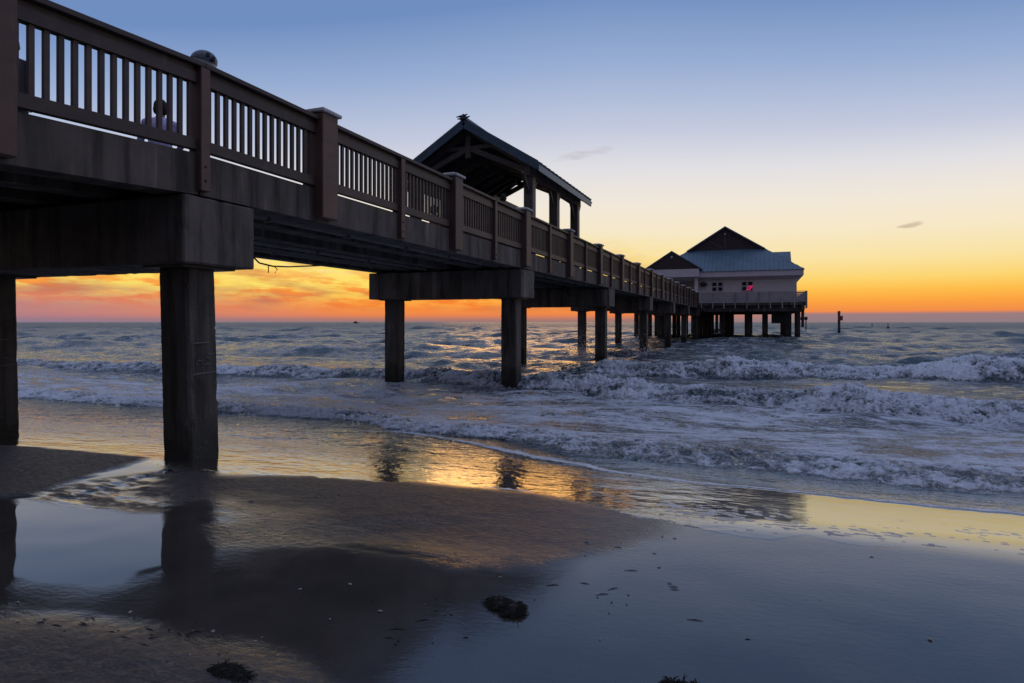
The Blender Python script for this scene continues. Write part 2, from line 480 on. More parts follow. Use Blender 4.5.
for x, s in ((pxs[0], 1), (pxs[1], -1)):
    for y in pys:
        for d in (-1, 1): bm = bmesh.new(); beam(bm, (x, y + d * .1, EZ - .85), (x, y + d * .62, EZ - .3), .09, .09); obj('brace', bm, M['timber'], pav)
bm = bmesh.new()
z = RZ + .0
tube(bm, [(RX, Y0, z), (RX, Y0, z + .17)], [.05, .035], 8)
ellip(bm, (RX, Y0, z + .03), (.09, .09, .05))
for dx0, dz0, dx1, dz1, zz in ((-.20, .0, .22, .05, .05), (-.24, .0, .13, .06, .12)):
    tube(bm, [(RX + dx0, Y0 - .02, z + zz + dz0 - .02), (RX + dx0 * .4, Y0, z + zz - .005), (RX + dx1 * .4, Y0, z + zz), (RX + dx1, Y0 + .02, z + zz + dz1 - .01)], [.012, .035, .04, .012], 7)
obj('finial', bm, M['dark'], pav)

ki = thing('kiosk', (-10.0, 23.0, DECK), 'dark boarded kiosk standing under the far side of the pavilion roof', 'kiosk')
bm = bmesh.new(); box(bm, -10.5, -9.3, 21.5, 24.6, DECK + .003, DECK + 2.5, .02); obj('wall', bm, M['timber'], ki)
bm = bmesh.new(); box(bm, -10.56, -9.0, 21.4, 24.7, DECK + 2.503, DECK + 2.6); obj('roof', bm, M['dark'], ki)
bm = bmesh.new(); box(bm, -9.298, -9.0, 21.9, 24.2, DECK + .98, DECK + 1.03); obj('counter', bm, M['timber'], ki)
bm = bmesh.new(); box(bm, -9.3, -9.27, 22.0, 24.1, DECK + 1.1, DECK + 2.2); obj('shutter', bm, M['dark'], ki)

# ================================================================== HOUSE
HX0, HX1, HY0, HY1 = -11.4, 3.65, 75.2, 96.0
house = thing('pier_house', ((HX0 + HX1) / 2, HY0, PD), 'pale mauve building with blue metal hipped roof on the end of the pier', 'building')
bm = bmesh.new()
WT = EYE + 4.75
box(bm, -6.6, HX1, HY0, HY1, PD + .004, WT)
box(bm, HX0, -6.6 - .004, HY0 + 3.2, HY1, PD + .004, WT)
for i in range(14):
    zz = PD + .15 + i * .18; box(bm, -6.6, HX1 + .01, HY0 - .012, HY0 - .001, zz, zz + .165)
wall = obj('wall', bm, M['siding'], house)
# band and sloping soffit
EX0, EX1, EY0, EY1 = -12.05, 4.3, 74.4, 96.8
bm = bmesh.new()
bz0, bz1 = EYE + 5.0, EYE + 5.58
box(bm, EX0, EX1, EY0, EY1, bz0, bz1)
def frustum(bm, lo, hi):
    (x0, x1, y0, y1, z0), (X0, X1, Y0_, Y1_, Z0) = lo, hi
    a = [bm.verts.new(c) for c in ((x0, y0, z0), (x1, y0, z0), (x1, y1, z0), (x0, y1, z0))]
    b = [bm.verts.new(c) for c in ((X0, Y0_, Z0), (X1, Y0_, Z0), (X1, Y1_, Z0), (X0, Y1_, Z0))]
    for k in range(4): bm.faces.new((a[k], a[(k + 1) % 4], b[(k + 1) % 4], b[k]))
    bm.faces.new(a); bm.faces.new(b)
frustum(bm, (HX0 - .02, HX1 + .02, HY0 - .03, HY1 + .02, WT - .1), (EX0 + .02, EX1 - .02, EY0 + .02, EY1 - .02, bz0 - .002))
obj('fascia_band', bm, M['band'], house)
# dutch hip roof
ez = bz1 + .03; GX = -3.8; gh = 4.2; gy = 78.3; gz0 = EYE + 8.4; pk = EYE + 11.1; gyb = EY1 - 4
bm = bmesh.new()
ex0, ex1, ey0, ey1 = EX0 - .1, EX1 + .1, EY0 - .12, EY1 + .1
frustum(bm, (ex0, ex1, ey0, ey1, ez), (GX - gh, GX + gh, gy, gyb, gz0))
for s in (-1, 1):
    slab(bm, [(GX, gy - .35, pk), (GX, gyb + .3, pk), (GX + s * (gh + .15), gyb + .3, gz0 - .02), (GX + s * (gh + .15), gy - .35, gz0 - .02)], .14)
# seams
for i in range(36):
    x = ex0 + .25 + (ex1 - ex0 - .5) * i / 35
    t = 1.0
    if x < GX - gh: t = (x - ex0) / (GX - gh - ex0)
    if x > GX + gh: t = (ex1 - x) / (ex1 - GX - gh)
    beam(bm, (x, ey0 + .02, ez + .02), (x, ey0 + (gy - ey0) * t, ez + (gz0 - ez) * t + .02), .05, .07)
for i in range(44):
    y = ey0 + .3 + (ey1 - ey0 - .6) * i / 43
    t = 1.0
    if y < gy: t = (y - ey0) / (gy - ey0)
    if y > gyb: t = (ey1 - y) / (ey1 - gyb)
    beam(bm, (ex1 - .02, y, ez + .02), (ex1 + (GX + gh - ex1) * t, y, ez + (gz0 - ez) * t + .02), .05, .07)
# cross gable
cg = 86.5; cz = EYE + 8.75
slab(bm, [(GX, cg, cz), (3.5, cg, cz), (3.5, cg - 4, cz - 2.6), (GX, cg - 4, cz - 2.6)], .12)
slab(bm, [(GX, cg, cz), (3.5, cg, cz), (3.5, cg + 4, cz - 2.6), (GX, cg + 4, cz - 2.6)], .12)
roof = obj('roof', bm, M['bluemetal'], house)
bm = bmesh.new()
def gable_tri(bm, x0, x1, y, z0, zp, th=.06):
    a = [bm.verts.new(c) for c in ((x0, y, z0), (x1, y, z0), ((x0 + x1) / 2, y, zp))]
    b = [bm.verts.new(c) for c in ((x0, y + th, z0), (x1, y + th, z0), ((x0 + x1) / 2, y + th, zp))]
    bm.faces.new(a); bm.faces.new(b)
    for k in range(3): bm.faces.new((a[k], a[(k + 1) % 3], b[(k + 1) % 3], b[k]))
gable_tri(bm, GX - gh + .02, GX + gh - .02, gy - .06, gz0 - .02, pk - .15)
obj('gable', bm, M['gable'], house); bm = bmesh.new()
a = [bm.verts.new(c) for c in ((3.4, cg - 3.9, cz - 2.62), (3.4, cg + 3.9, cz - 2.62), (3.4, cg, cz - .13))]; bm.faces.new(a)
obj('gable', bm, M['gable'], house)
for gx_, gy_, gz_ in ((GX, gy, pk - .95),):
    bm = bmesh.new(); tube(bm, [(gx_, gy_ - .05, gz_), (gx_, gy_ - .3, gz_ + .05)], .04, 6); ellip(bm, (gx_, gy_ - .35, gz_), (.11, .12, .11))
    obj('gable_lamp', bm, M['trim'], house)
    bm = bmesh.new(); beam(bm, (GX, gy - .06, gz0 + .1), (GX, gy - .06, gz_ - .1), .05, .04, (0, 1, 0)); beam(bm, (GX - .2, gy - .06, gz0 + .15), (GX - 1.8, gy - .06, gz0 + 1.1), .04, .05, (0, 1, 0)); obj('cable', bm, M['pipe'], house)
# windows
def window(x0, x1, z0, z1, y):
    bm = bmesh.new(); w = .09; cx = (x0 + x1) / 2; cz = (z0 + z1) / 2
    for (a, b, c, d) in ((x0, x0 + w, z0, z1), (x1 - w, x1, z0, z1), (cx - .1, cx + .1, z0, z1)):
        box(bm, a, b, y - .07, y - .014, c, d)
    for (c, d) in ((z0, z0 + w), (z1 - w, z1), (cz - .07, cz + .07)):
        for (a, b) in ((x0 + w, cx - .1), (cx + .1, x1 - w)): box(bm, a, b, y - .065, y - .014, c, d)
    o = obj('window', bm, M['trim'], house)
    bm = bmesh.new(); box(bm, x0 + .05, x1 - .05, y - .03, y - .0135, z0 + .05, z1 - .05); obj('pane', bm, M['glass'], o)
window(-5.1, -3.85, EYE + 3.4, EYE + 4.5, HY0); window(-1.95, -.72, EYE + 3.4, EYE + 4.5, HY0)
bm = bmesh.new(); box(bm, 1.6, 2.6, HY0 - .05, HY0 - .013, PD + .02, PD + 2.1); obj('door', bm, M['siding'], house)
# entrance porch over the walkway
bm = bmesh.new()
px0, px1, py0, py1 = -12.3, -6.35, 73.9, 78.2
slab(bm, [((px0 + px1) / 2, py0, EYE + 8.05), ((px0 + px1) / 2, 78.9, EYE + 8.05), (px1 + .3, 78.9, EYE + 5.95), (px1 + .3, py0, EYE + 5.95)], .12)
slab(bm, [((px0 + px1) / 2, py0, EYE + 8.05), ((px0 + px1) / 2, 78.9, EYE + 8.05), (px0 - .3, 78.9, EYE + 5.95), (px0 - .3, py0, EYE + 5.95)], .12)
obj('porch_roof', bm, M['bluemetal'], house)
bm = bmesh.new(); gable_tri(bm, px0 + .02, px1 - .02, py0 + .1, EYE + 5.95, EYE + 7.9)
pg = obj('porch_gable', bm, M['gable'], house)
bm = bmesh.new(); gc = (px0 + px1) / 2; ellip(bm, (gc, py0 - .02, EYE + 7.3), (.13, .12, .13)); box(bm, gc - .03, gc + .03, py0 + .02, py0 + .09, EYE + 7.1, EYE + 7.3); obj('gable_lamp', bm, M['trim'], house)
bm = bmesh.new(); box(bm, px0, px1, py0 + .05, 74.38, EYE + 5.05, EYE + 5.94); obj('porch_band', bm, M['band'], house)
for x in (px0 + .4, -9.35, px1 - .35):
    bm = bmesh.new(); box(bm, x - .18, x + .18, 74.42, 74.78, PD + .004, EYE + 4.99); obj('porch_post', bm, M['siding'], house)
bm = bmesh.new(); box(bm, -10.4, -8.2, HY0 + 3.15, HY0 + 3.19, PD + .02, PD + 2.3); obj('door', bm, M['dark'], house)
bm = bmesh.new(); ellip(bm, (-5.95, HY0 - .35, EYE + 4.25), (.42, .3, .26)); tube(bm, [(-6.35, HY0 - .01, EYE + 4.3), (-6.1, HY0 - .3, EYE + 4.3)], .05, 6)
obj('wall_fixture', bm, M['dark'], house)
# neon sign
bm = bmesh.new()
nx = lambda t: -1.08 + t
pts = [(-.32, 3.52), (-.05, 3.62), (.22, 3.78), (.3, 4.0), (.05, 3.98), (-.2, 3.8), (-.3, 3.62), (-.1, 3.54), (.12, 3.62)]
tube(bm, [(nx(a), HY0 - .14, EYE + b) for a, b in pts], .042, 6)
tube(bm, [(nx(-.05), HY0 - .14, EYE + 3.72), (nx(.18), HY0 - .14, EYE + 3.92)], .06, 6)
ns = obj('neon_sign', bm, M['neon']); tag(ns, 'small pink glowing scribble sign in the right hand window of the pier building', 'sign')

# ================================================================== THINGS ON THE DECK
tv = thing('tower_viewer', (-6.95, 6.5, DECK), 'coin operated viewing binoculars with rounded grey head above the near railing', 'binoculars')
c = Vector((-6.95, 6.5, EYE + 3.46))
vrot = Matrix.Rotation(R(25), 3, 'Z') @ Matrix.Rotation(R(12), 3, 'Y')
bm = bmesh.new(); tube(bm, [(c.x, c.y, DECK), (c.x, c.y, DECK + .03), (c.x, c.y, DECK + .06), (c.x, c.y, c.z - .1)], [.2, .19, .08, .06], 14); obj('pedestal', bm, M['dark'], tv)
Rv = Vector((cY, sY, 0)); Tv = Vector((.73, -.68, 0)); Uz = Vector((0, 0, 1))
hr = Matrix.Rotation(YAW, 3, 'Z')
bm = bmesh.new(); ellip(bm, c, (.165, .14, .165), 20, 14, hr); ellip(bm, c - Uz * .09, (.17, .145, .10), 20, 10, hr); obj('housing', bm, M['steel'], tv, smooth=True)
bm = bmesh.new(); ellip(bm, c + Uz * .03, (.175, .15, .145), 20, 14, hr)
bmesh.ops.bisect_plane(bm, geom=bm.verts[:] + bm.edges[:] + bm.faces[:], plane_co=c + Uz * .02, plane_no=Vector((.25, .1, 1)), clear_inner=True)
obj('hood', bm, M['dark_steel'], tv, smooth=True)
for r_, u_ in ((.055, .07), (.125, .02)):
    q = c + Rv * r_ + Uz * u_ + Tv * .125
    bm = bmesh.new(); tube(bm, [q - Tv * .04, q, q + Tv * .02], [.03, .03, .026], 12); obj('eyepiece', bm, M['dark'], tv)
q = c - Rv * .14 + Uz * .03
bm = bmesh.new(); tube(bm, [q + Rv * .04, q - Rv * .03, q - Rv * .045], [.045, .05, .042], 14); obj('lens_barrel', bm, M['dark_steel'], tv)
bm = bmesh.new(); t_ = c + Rv * .12 - Uz * .13; box(bm, t_.x - .05, t_.x + .05, t_.y - .1, t_.y - .02, t_.z - .1, t_.z + .07, .015); obj('coin_box', bm, M['postcap'], tv)

be = thing('bench', (-8.45, 7.1, DECK), 'plain wooden bench on the deck carrying a seated person', 'bench')
bm = bmesh.new()
for k in range(4): box(bm, -8.68 + k * .115, -8.58 + k * .115, 6.2, 8.0, DECK + .41, DECK + .45)
obj('seat', bm, M['rail'], be)
for y in (6.4, 7.8):
    bm = bmesh.new(); box(bm, -8.62, -8.28, y - .04, y + .04, DECK, DECK + .409); obj('leg', bm, M['rail'], be)

# people: primitives fused by a voxel remesh into one continuous body
def person(base, heading, pose, label, shirt, trousers, hairlen=0.0):
    root = thing('person', base, label, 'person')
    H = heading
    rot = Matrix.Rotation(H, 3, 'Z')
    if pose == 'sit':
        hip = (0, 0, .55); chest = (.0, .04, .92); neck = (0, .06, 1.08); head = (0, .09, 1.22)
        knee = [(s * .12, .43, .52) for s in (-1, 1)]; ank = [(s * .12, .42, .09) for s in (-1, 1)]
        elb = [(s * .25, .10, .72) for s in (-1, 1)]; wri = [(s * .15, .33, .62) for s in (-1, 1)]; toe = [(s * .13, .60, .04) for s in (-1, 1)]
    else:
        lean = .08 if pose == 'lean' else 0
        hip = (0, 0, .93); chest = (0, lean, 1.3); neck = (0, lean * 1.4, 1.46); head = (0, lean * 1.6, 1.61)
        knee = [(s * .11, .02, .5) for s in (-1, 1)]; ank = [(s * .12, -.02, .09) for s in (-1, 1)]; toe = [(s * .14, .16, .04) for s in (-1, 1)]
        if pose == 'lean': elb = [(s * .27, .22, 1.13) for s in (-1, 1)]; wri = [(s * .1, .42, 1.12) for s in (-1, 1)]
        else: elb = [(s * .2, -.02, 1.14) for s in (-1, 1)]; wri = [(s * .17, .12, .95) for s in (-1, 1)]
    segs = []
    V = lambda q: Vector(q)
    segs.append((V(hip), V(chest), .145, .165, 1)); segs.append((V(chest), V(neck) + Vector((0, 0, -.05)), .15, .08, 1))
    segs.append((V(neck) + Vector((0, 0, -.06)), V(head), .058, .06, 0))
    for i, s in enumerate((-1, 1)):
        sh = V(neck) + Vector((s * .17, -.01, -.09)); hp = V(hip) + Vector((s * .09, 0, -.03))
        segs += [(V(neck) + Vector((s * .05, 0, -.06)), sh, .07, .065, 1), (sh, V(elb[i]), .06, .045, 1), (V(elb[i]), V(wri[i]), .04, .028, 0),
                 (hp, V(knee[i]), .095, .062, 2), (V(knee[i]), V(ank[i]), .06, .042, 2), (V(ank[i]), V(toe[i]), .045, .035, 3)]
    bm = bmesh.new()
    for a, b, ra, rb, _ in segs:
        tube(bm, [a, (a + b) / 2, b], [ra, (ra + rb) / 2, rb], 10); ellip(bm, a, (ra,) * 3, 10, 7); ellip(bm, b, (rb,) * 3, 10, 7)
    hd = V(head)
    ellip(bm, hd, (.078, .098, .118), 14, 10); ellip(bm, hd + Vector((0, .1, -.02)), (.016, .026, .026)); ellip(bm, hd + Vector((0, .07, -.075)), (.04, .035, .03))
    for s in (-1, 1): ellip(bm, hd + Vector((s * .08, 0, -.01)), (.014, .024, .034))
    for i, s in enumerate((-1, 1)):
        w = V(wri[i]); d = (w - V(elb[i])).normalized(); side = d.cross(Vector((0, 0, 1)))
        side = side.normalized() if side.length > .1 else Vector((1, 0, 0)); dn = Vector((0, 0, -1)) if abs(d.z) < .8 else Vector((0, 1, 0))
        ellip(bm, w + d * .05, (.042, .042, .026), 10, 7)
        for f, ln in zip((-.03, -.01, .01, .03), (.065, .08, .075, .06)):
            a = w + d * .08 + side * f; tube(bm, [a, a + d * ln * .5, a + d * ln * .8 + dn * ln * .4], [.011, .010, .008], 6)
        a = w + d * .03 + side * (-s * .03); tube(bm, [a, a + side * (-s * .03) + d * .03, a + side * (-s * .03) + d * .06 + dn * .01], [.012, .011, .009], 6)
    me = bpy.data.meshes.new('tmp'); bm.to_mesh(me); bm.free()
    o = bpy.data.objects.new('tmp', me); COL.objects.link(o)
    md = o.modifiers.new('r', 'REMESH'); md.mode = 'VOXEL'; md.voxel_size = .011
    sm = o.modifiers.new('s', 'SMOOTH'); sm.iterations = 2; sm.factor = .5
    dg = bpy.context.evaluated_depsgraph_get(); ev = o.evaluated_get(dg)
    bme = bpy.data.meshes.new_from_object(ev); bpy.data.objects.remove(o); bpy.data.meshes.remove(me)
    bme.name = 'body'
    mats = [M['skin'], shirt, trousers, M['dark_cloth']]
    bme.materials.clear()
    for mm in mats: bme.materials.append(mm)
    for pl in bme.polygons:
        c_ = pl.center; best, bi = 9, 0
        for a, b, ra, rb, mi in segs:
            t = max(0, min(1, (c_ - a).dot(b - a) / (b - a).length_squared)); dd = (c_ - a - (b - a) * t).length - (ra + (rb - ra) * t)
            if dd < best: best, bi = dd, mi
        if (c_ - hd).length < .15: bi = 0
        pl.material_index = bi; pl.use_smooth = True
    bo = bpy.data.objects.new('body', bme); COL.objects.link(bo); bo.parent = root
    bm = bmesh.new(); ellip(bm, hd + Vector((0, -.018, .025)), (.088, .1, .112), 14, 10)
    for s in (-1, 1): ellip(bm, hd + Vector((s * .05, -.06, -.03)), (.04, .05, .07))
    if hairlen: ellip(bm, hd + Vector((0, -.07, -.1)), (.07, .045, hairlen))
    me = bpy.data.meshes.new('hair'); bm.to_mesh(me); bm.free(); ho = link_mesh('hair', me, M['hair'], root, True)
    for s in (-1, 1):
        bm = bmesh.new(); ellip(bm, hd + Vector((s * .03, .088, .008)), (.012, .01, .008))
        me = bpy.data.meshes.new('eye'); bm.to_mesh(me); bm.free(); link_mesh('eye', me, M['hair'], root, True)
    root.rotation_euler = (0, 0, H)
    if pose == 'sit': root.scale = (1.1, 1.1, 1.08)
    return root
person((-8.40, 7.05, DECK - .10), R(48), 'sit', 'person in a lavender shirt seated on the deck behind the near railing', M['lavender_cloth'], M['denim'])
person((-7.0, 17.25, DECK), R(0), 'lean', 'dark clothed person leaning at the railing under the pavilion', M['dark_cloth'], M['dark_cloth'])
person((-8.9, 16.8, DECK - .02), R(120), 'sit', 'person in a red shirt sitting low behind the balusters beside the pavilion', M['red_cloth'], M['dark_cloth'])
person((-9.1, 5.42, DECK - .02), R(50), 'stand', 'person in dark clothes standing half hidden behind the nearest railing post', M['dark_cloth'], M['dark_cloth'])
be2 = thing('bench', (-8.9, 16.8, DECK), 'low wooden bench beside the pavilion under a person in red', 'bench')
bm = bmesh.new(); box(bm, -9.8, -8.1, 16.6, 17.0, DECK + .4, DECK + .44); obj('seat', bm, M['rail'], be2)
for x in (-9.6, -8.3):
    bm = bmesh.new(); box(bm, x - .04, x + .04, 16.65, 16.95, DECK, DECK + .399); obj('leg', bm, M['rail'], be2)

# ================================================================== MARKERS, BUOYS, BOAT
def at(x, d):  # world point at pixel column x and view depth d
    u = (x - 512) / F; return (d * (-sY + u * cY), d * (cY + u * sY))
x, y = at(839, 108); mk = thing('channel_marker', (x, y, SEA), 'dark channel marker pile with a lantern and board right of the building', 'marker')
bm = bmesh.new(); tube(bm, [(x, y, SEA - 2), (x, y, EYE + 1.3)], [.24, .2], 10); obj('pile', bm, M['pile'], mk)
bm = bmesh.new(); box(bm, x - .14, x + .55, y - .32, y - .25, EYE + .25, EYE + 1.05); obj('board', bm, M['red_cloth'], mk)
bm = bmesh.new(); tube(bm, [(x, y, EYE + 1.3), (x, y, EYE + 1.5), (x, y, EYE + 1.85)], [.16, .26, .2], 10); obj('lantern', bm, M['red_cloth'], mk)
x, y = at(806, 158); mk = thing('channel_marker', (x, y, SEA), 'thin distant marker pole with a square head just off the platform corner', 'marker')
bm = bmesh.new(); tube(bm, [(x, y, SEA - 2), (x, y, EYE + .6)], .13, 8); obj('pile', bm, M['pile'], mk)
bm = bmesh.new(); box(bm, x - .35, x + .35, y - .2, y + .1, EYE + .5, EYE + 1.3, .05); obj('board', bm, M['dark'], mk)
for xp, d, lab in ((872, 230, 'small upright buoy nearer the building on the horizon water'), (888, 190, 'small upright buoy farther right on the horizon water')):
    x, y = at(xp, d); b = thing('buoy', (x, y, SEA), lab, 'buoy', 'small buoys on the open sea')
    bm = bmesh.new(); tube(bm, [(x, y, SEA - .4), (x, y, SEA + .1), (x, y, SEA + .5)], [.35, .45, .3], 10); obj('float', bm, M['dark'], b)
    bm = bmesh.new(); tube(bm, [(x, y, SEA + .5), (x, y, SEA + 1.5)], [.1, .14], 6); obj('top_mark', bm, M['dark'], b)
x, y = at(356, 900); bt = thing('boat', (x, y, SEA), 'tiny dark boat on the horizon under the pier', 'boat')
bm = bmesh.new()
for zz, k in ((0, .7), (1.4, 1)): pass
ring = lambda z, k: [bm.verts.new((x + a * k, y + b * k, SEA + z)) for a, b in ((-4.5, -1.2), (2.5, -1.3), (5.2, 0), (2.5, 1.3), (-4.5, 1.2))]
r0, r1 = ring(-.3, .8), ring(1.3, 1)
for k in range(5): bm.faces.new((r0[k], r0[(k + 1) % 5], r1[(k + 1) % 5], r1[k]))
bm.faces.new(r0); bm.faces.new(r1); obj('hull', bm, M['dark'], bt)
bm = bmesh.new(); box(bm, x - 2.5, x + 1, y - .9, y + .9, SEA + 1.31, SEA + 2.9, .15, None, .85); tube(bm, [(x - .5, y, SEA + 2.9), (x - .5, y, SEA + 5)], .08, 5); obj('cabin', bm, M['dark'], bt)

# ================================================================== BEACH
def axis(dense0, dense1, step, far0, far1, grow=1.25):
    a = list(np.arange(dense0, dense1, step))
    s = step; x = dense1
    while x < far1: a.append(x); s *= grow; x += s
    a.append(far1)
    s = step; x = dense0 - step; lo = []
    while x > far0: lo.append(x); s *= grow; x -= s
    lo.append(far0)
    return np.array(lo[::-1] + a)
def grid_mesh(name, X, Y, Z, mat, attrs):
    ny, nx = X.shape
    me = bpy.data.meshes.new(name)
    co = np.stack([X, Y, Z], -1).reshape(-1, 3).astype(np.float32)
    idx = np.arange(nx * ny).reshape(ny, nx)
    q = np.stack([idx[:-1, :-1], idx[:-1, 1:], idx[1:, 1:], idx[1:, :-1]], -1).reshape(-1, 4)
    me.vertices.add(len(co)); me.vertices.foreach_set('co', co.ravel())
    me.loops.add(q.size); me.loops.foreach_set('vertex_index', q.ravel().astype(np.int32))
    me.polygons.add(len(q)); me.polygons.foreach_set('loop_start', np.arange(0, q.size, 4, dtype=np.int32))
    me.polygons.foreach_set('use_smooth', np.ones(len(q), bool))
    me.update(calc_edges=True)
    for k, v in attrs.items():
        at_ = me.attributes.new(k, 'FLOAT', 'POINT'); at_.data.foreach_set('value', v.astype(np.float32).ravel())
    me.materials.append(mat)
    o = bpy.data.objects.new(name, me); COL.objects.link(o)
    return o
gx = axis(-13.0, 5.5, .02, -3500, 3500); gy_a = axis(1.2, 7.6, .02, -3500, 60)
X, Y = np.meshgrid(gx, gy_a)
P = lambda l: [px(a, b) for a, b in l]
wx = .22 * fbm(X * 1.3, Y * 1.3, 4, 3); wy = .13 * fbm(X * 1.3 + 9, Y * 1.3, 4, 5)
def reg(pts, soft, amp=1.0): return sstep(-soft, soft, polydist(P(pts), X + wx * amp, Y + wy * amp))
streak = fbm(X * 3.0, Y * 9.0, 4, 77, .6)
m1 = reg([(-90, 444), (60, 449), (150, 458), (120, 468), (60, 486), (30, 497), (-90, 505)], .09)
m2 = reg([(110, 499), (150, 483), (170, 462), (215, 476), (420, 479), (520, 490), (600, 505), (672, 520), (655, 532), (600, 552), (540, 566), (450, 572), (330, 548), (250, 534), (205, 520), (170, 508)], .17)
m2 = m2 * (1 - .55 * sstep(-2.6, -.4, X))
m2 = m2 * (1 - sstep(-.2, 1.0, (4.75 - Y + .25 * np.sin(X * .9)) * 1.1 + .25 * streak))
m3 = reg([(-60, 625), (60, 628), (160, 642), (260, 655), (300, 690), (280, 740), (-60, 740)], .25)
m4 = reg([(205, 528), (300, 518), (420, 515), (470, 525), (330, 545), (240, 548)], .15)
pud = reg([(-60, 508), (60, 506), (110, 511), (160, 520), (195, 545), (165, 570), (110, 586), (-60, 586)], .10, .9)
m5 = reg([(20, 495), (150, 470), (190, 470), (200, 500), (165, 512), (60, 505)], .12)
matte = np.clip(m1 + m2 * .92 + m3 * .92 + m4 * .35 + m5 * sstep(-.25, .25, fbm(X * 4, Y * 12, 4, 79, .6)) * .9, 0, 1)
near = (X > -13) & (X < 5.5) & (Y > 1) & (Y < 8)
base = gz(X, Y)
Z = base + .004 * fbm(X * .7, Y * .9, 3, 11) 
Z += np.where(near, m5 * .006 * streak + m1 * .018 + m2 * (.003 + .004 * fbm(X * 5, Y * 9, 3, 21)), 0)
lump = fbm(X * 16, Y * 16, 4, 31, .6)
Z += np.where(near, m3 * (.008 + .006 * lump + .006 * np.abs(fbm(X * 5, Y * 7, 3, 33))), 0)
rip = np.sin((Y * 1.0 + X * .35 + .25 * fbm(X * 1.1, Y * 1.1, 3, 8)) * 46) * .5 + .5
grain = fbm(X * 26, Y * 60, 3, 57, .65)
Z += np.where(near, m4 * .0022 * grain * (1 + rip), 0)
# runnels draining from the puddle
run = polydist(P([(60, 500), (120, 482), (165, 468), (185, 470), (130, 490), (90, 504)]), X + wx * .5, Y + wy * .5)
Z += np.where(near, -.012 * sstep(-.05, .08, run), 0)
Z += np.where(near, matte * .0016 * fbm(X * 40, Y * 40, 2, 55), 0)
Z = np.where(Y < -2, Z + .03 * np.clip(-Y - 2, 0, 60), Z)
m, nt, p = newmat('wet_beach_sand'); v = wpos(nt)
am = N(nt, 'ShaderNodeAttribute'); am.attribute_name = 'matte'; ap = N(nt, 'ShaderNodeAttribute'); ap.attribute_name = 'puddle'
n1 = noise(nt, v, 1.7, 5, .6); n2 = noise(nt, v, 220, 3, .7); n3 = noise(nt, v, 14, 5, .65, (1, 1.8, 1))
wet = ramp(nt, n1, [(.3, (.040, .036, .034)), (.7, (.060, .053, .049))])
dry = ramp(nt, mix(nt, .5, n3, n1), [(.3, (.044, .038, .041)), (.7, (.080, .070, .073))])
dry = mix(nt, 1.0, dry, ramp(nt, n2, [(.3, g3(.55)), (.55, g3(1)), (.75, g3(1.9))]), 'MULTIPLY')
mt = math_(nt, 'MULTIPLY', am.outputs['Fac'], ramp(nt, n3, [(.3, g3(.7)), (.6, g3(1))]), True)
c = mix(nt, mt, wet, dry)
# coarse grains: every grain band darkens or lightens the sand a little
gr = ramp(nt, noise(nt, v, 75, 4, .75), [(.28, g3(.45)), (.5, g3(1)), (.62, g3(1.35)), (.74, g3(2.6))])
c = mix(nt, math_(nt, 'ADD', .35, math_(nt, 'MULTIPLY', mt, .65), True), c, mix(nt, 1.0, c, gr, 'MULTIPLY'))
ag = N(nt, 'ShaderNodeAttribute'); ag.attribute_name = 'grit'
gs = math_(nt, 'MULTIPLY', ramp(nt, noise(nt, v, 46, 5, .7, (.6, 1.8, 1)), [(.50, g3(0)), (.62, g3(1))]), ramp(nt, noise(nt, v, 5, 4, .6, (.7, 3.2, 1)), [(.44, g3(0)), (.58, g3(1))]))
c = mix(nt, math_(nt, 'MULTIPLY', math_(nt, 'MULTIPLY', gs, ag.outputs['Fac']), .8), c, (.23, .205, .20))
# dark flecks of weed and pale shell grit
fl = ramp(nt, noise(nt, v, 26, 3, .5, (1, 2.2, 1)), [(.70, g3(0)), (.74, g3(.8))]); flm = ramp(nt, noise(nt, v, 1.1, 2, .5), [(.5, g3(0)), (.66, g3(1))])
c = mix(nt, math_(nt, 'MULTIPLY', fl, flm), c, (.012, .011, .01))
sh = ramp(nt, noise(nt, v, 90, 1, .5), [(.83, g3(0)), (.85, g3(.6))]); c = mix(nt, math_(nt, 'MULTIPLY', sh, ramp(nt, n1, [(.45, g3(.2)), (.6, g3(1))])), c, (.4, .37, .33))
L(nt, c, p.inputs['Base Color'])
r1 = ramp(nt, n1, [(.35, g3(.06)), (.7, g3(.14))])
r = mix(nt, mt, r1, g3(.62)); r = mix(nt, ap.outputs['Fac'], r, g3(.03)); L(nt, r, p.inputs['Roughness'])
p.inputs['IOR'].default_value = 1.72
L(nt, math_(nt, 'SUBTRACT', .5, math_(nt, 'MULTIPLY', mt, .42)), p.inputs['Specular IOR Level'])
inv = math_(nt, 'SUBTRACT', 1.0, ap.outputs['Fac'], True)
bh = math_(nt, 'ADD', math_(nt, 'MULTIPLY', n3, math_(nt, 'MULTIPLY', math_(nt, 'ADD', mt, .07), inv)), math_(nt, 'MULTIPLY', n2, math_(nt, 'MULTIPLY', mt, .12)))
bump(nt, p, bh, .8, .014)
beach = grid_mesh('beach', X, Y, Z, m, {'grit': np.where(near, np.clip(m4 + m3 * .55 + m5 * .6, 0, 1), 0), 'matte': np.where(near, matte, .5), 'puddle': np.where(near, pud * (1 - matte), 0)})
tag(beach, kind='structure')

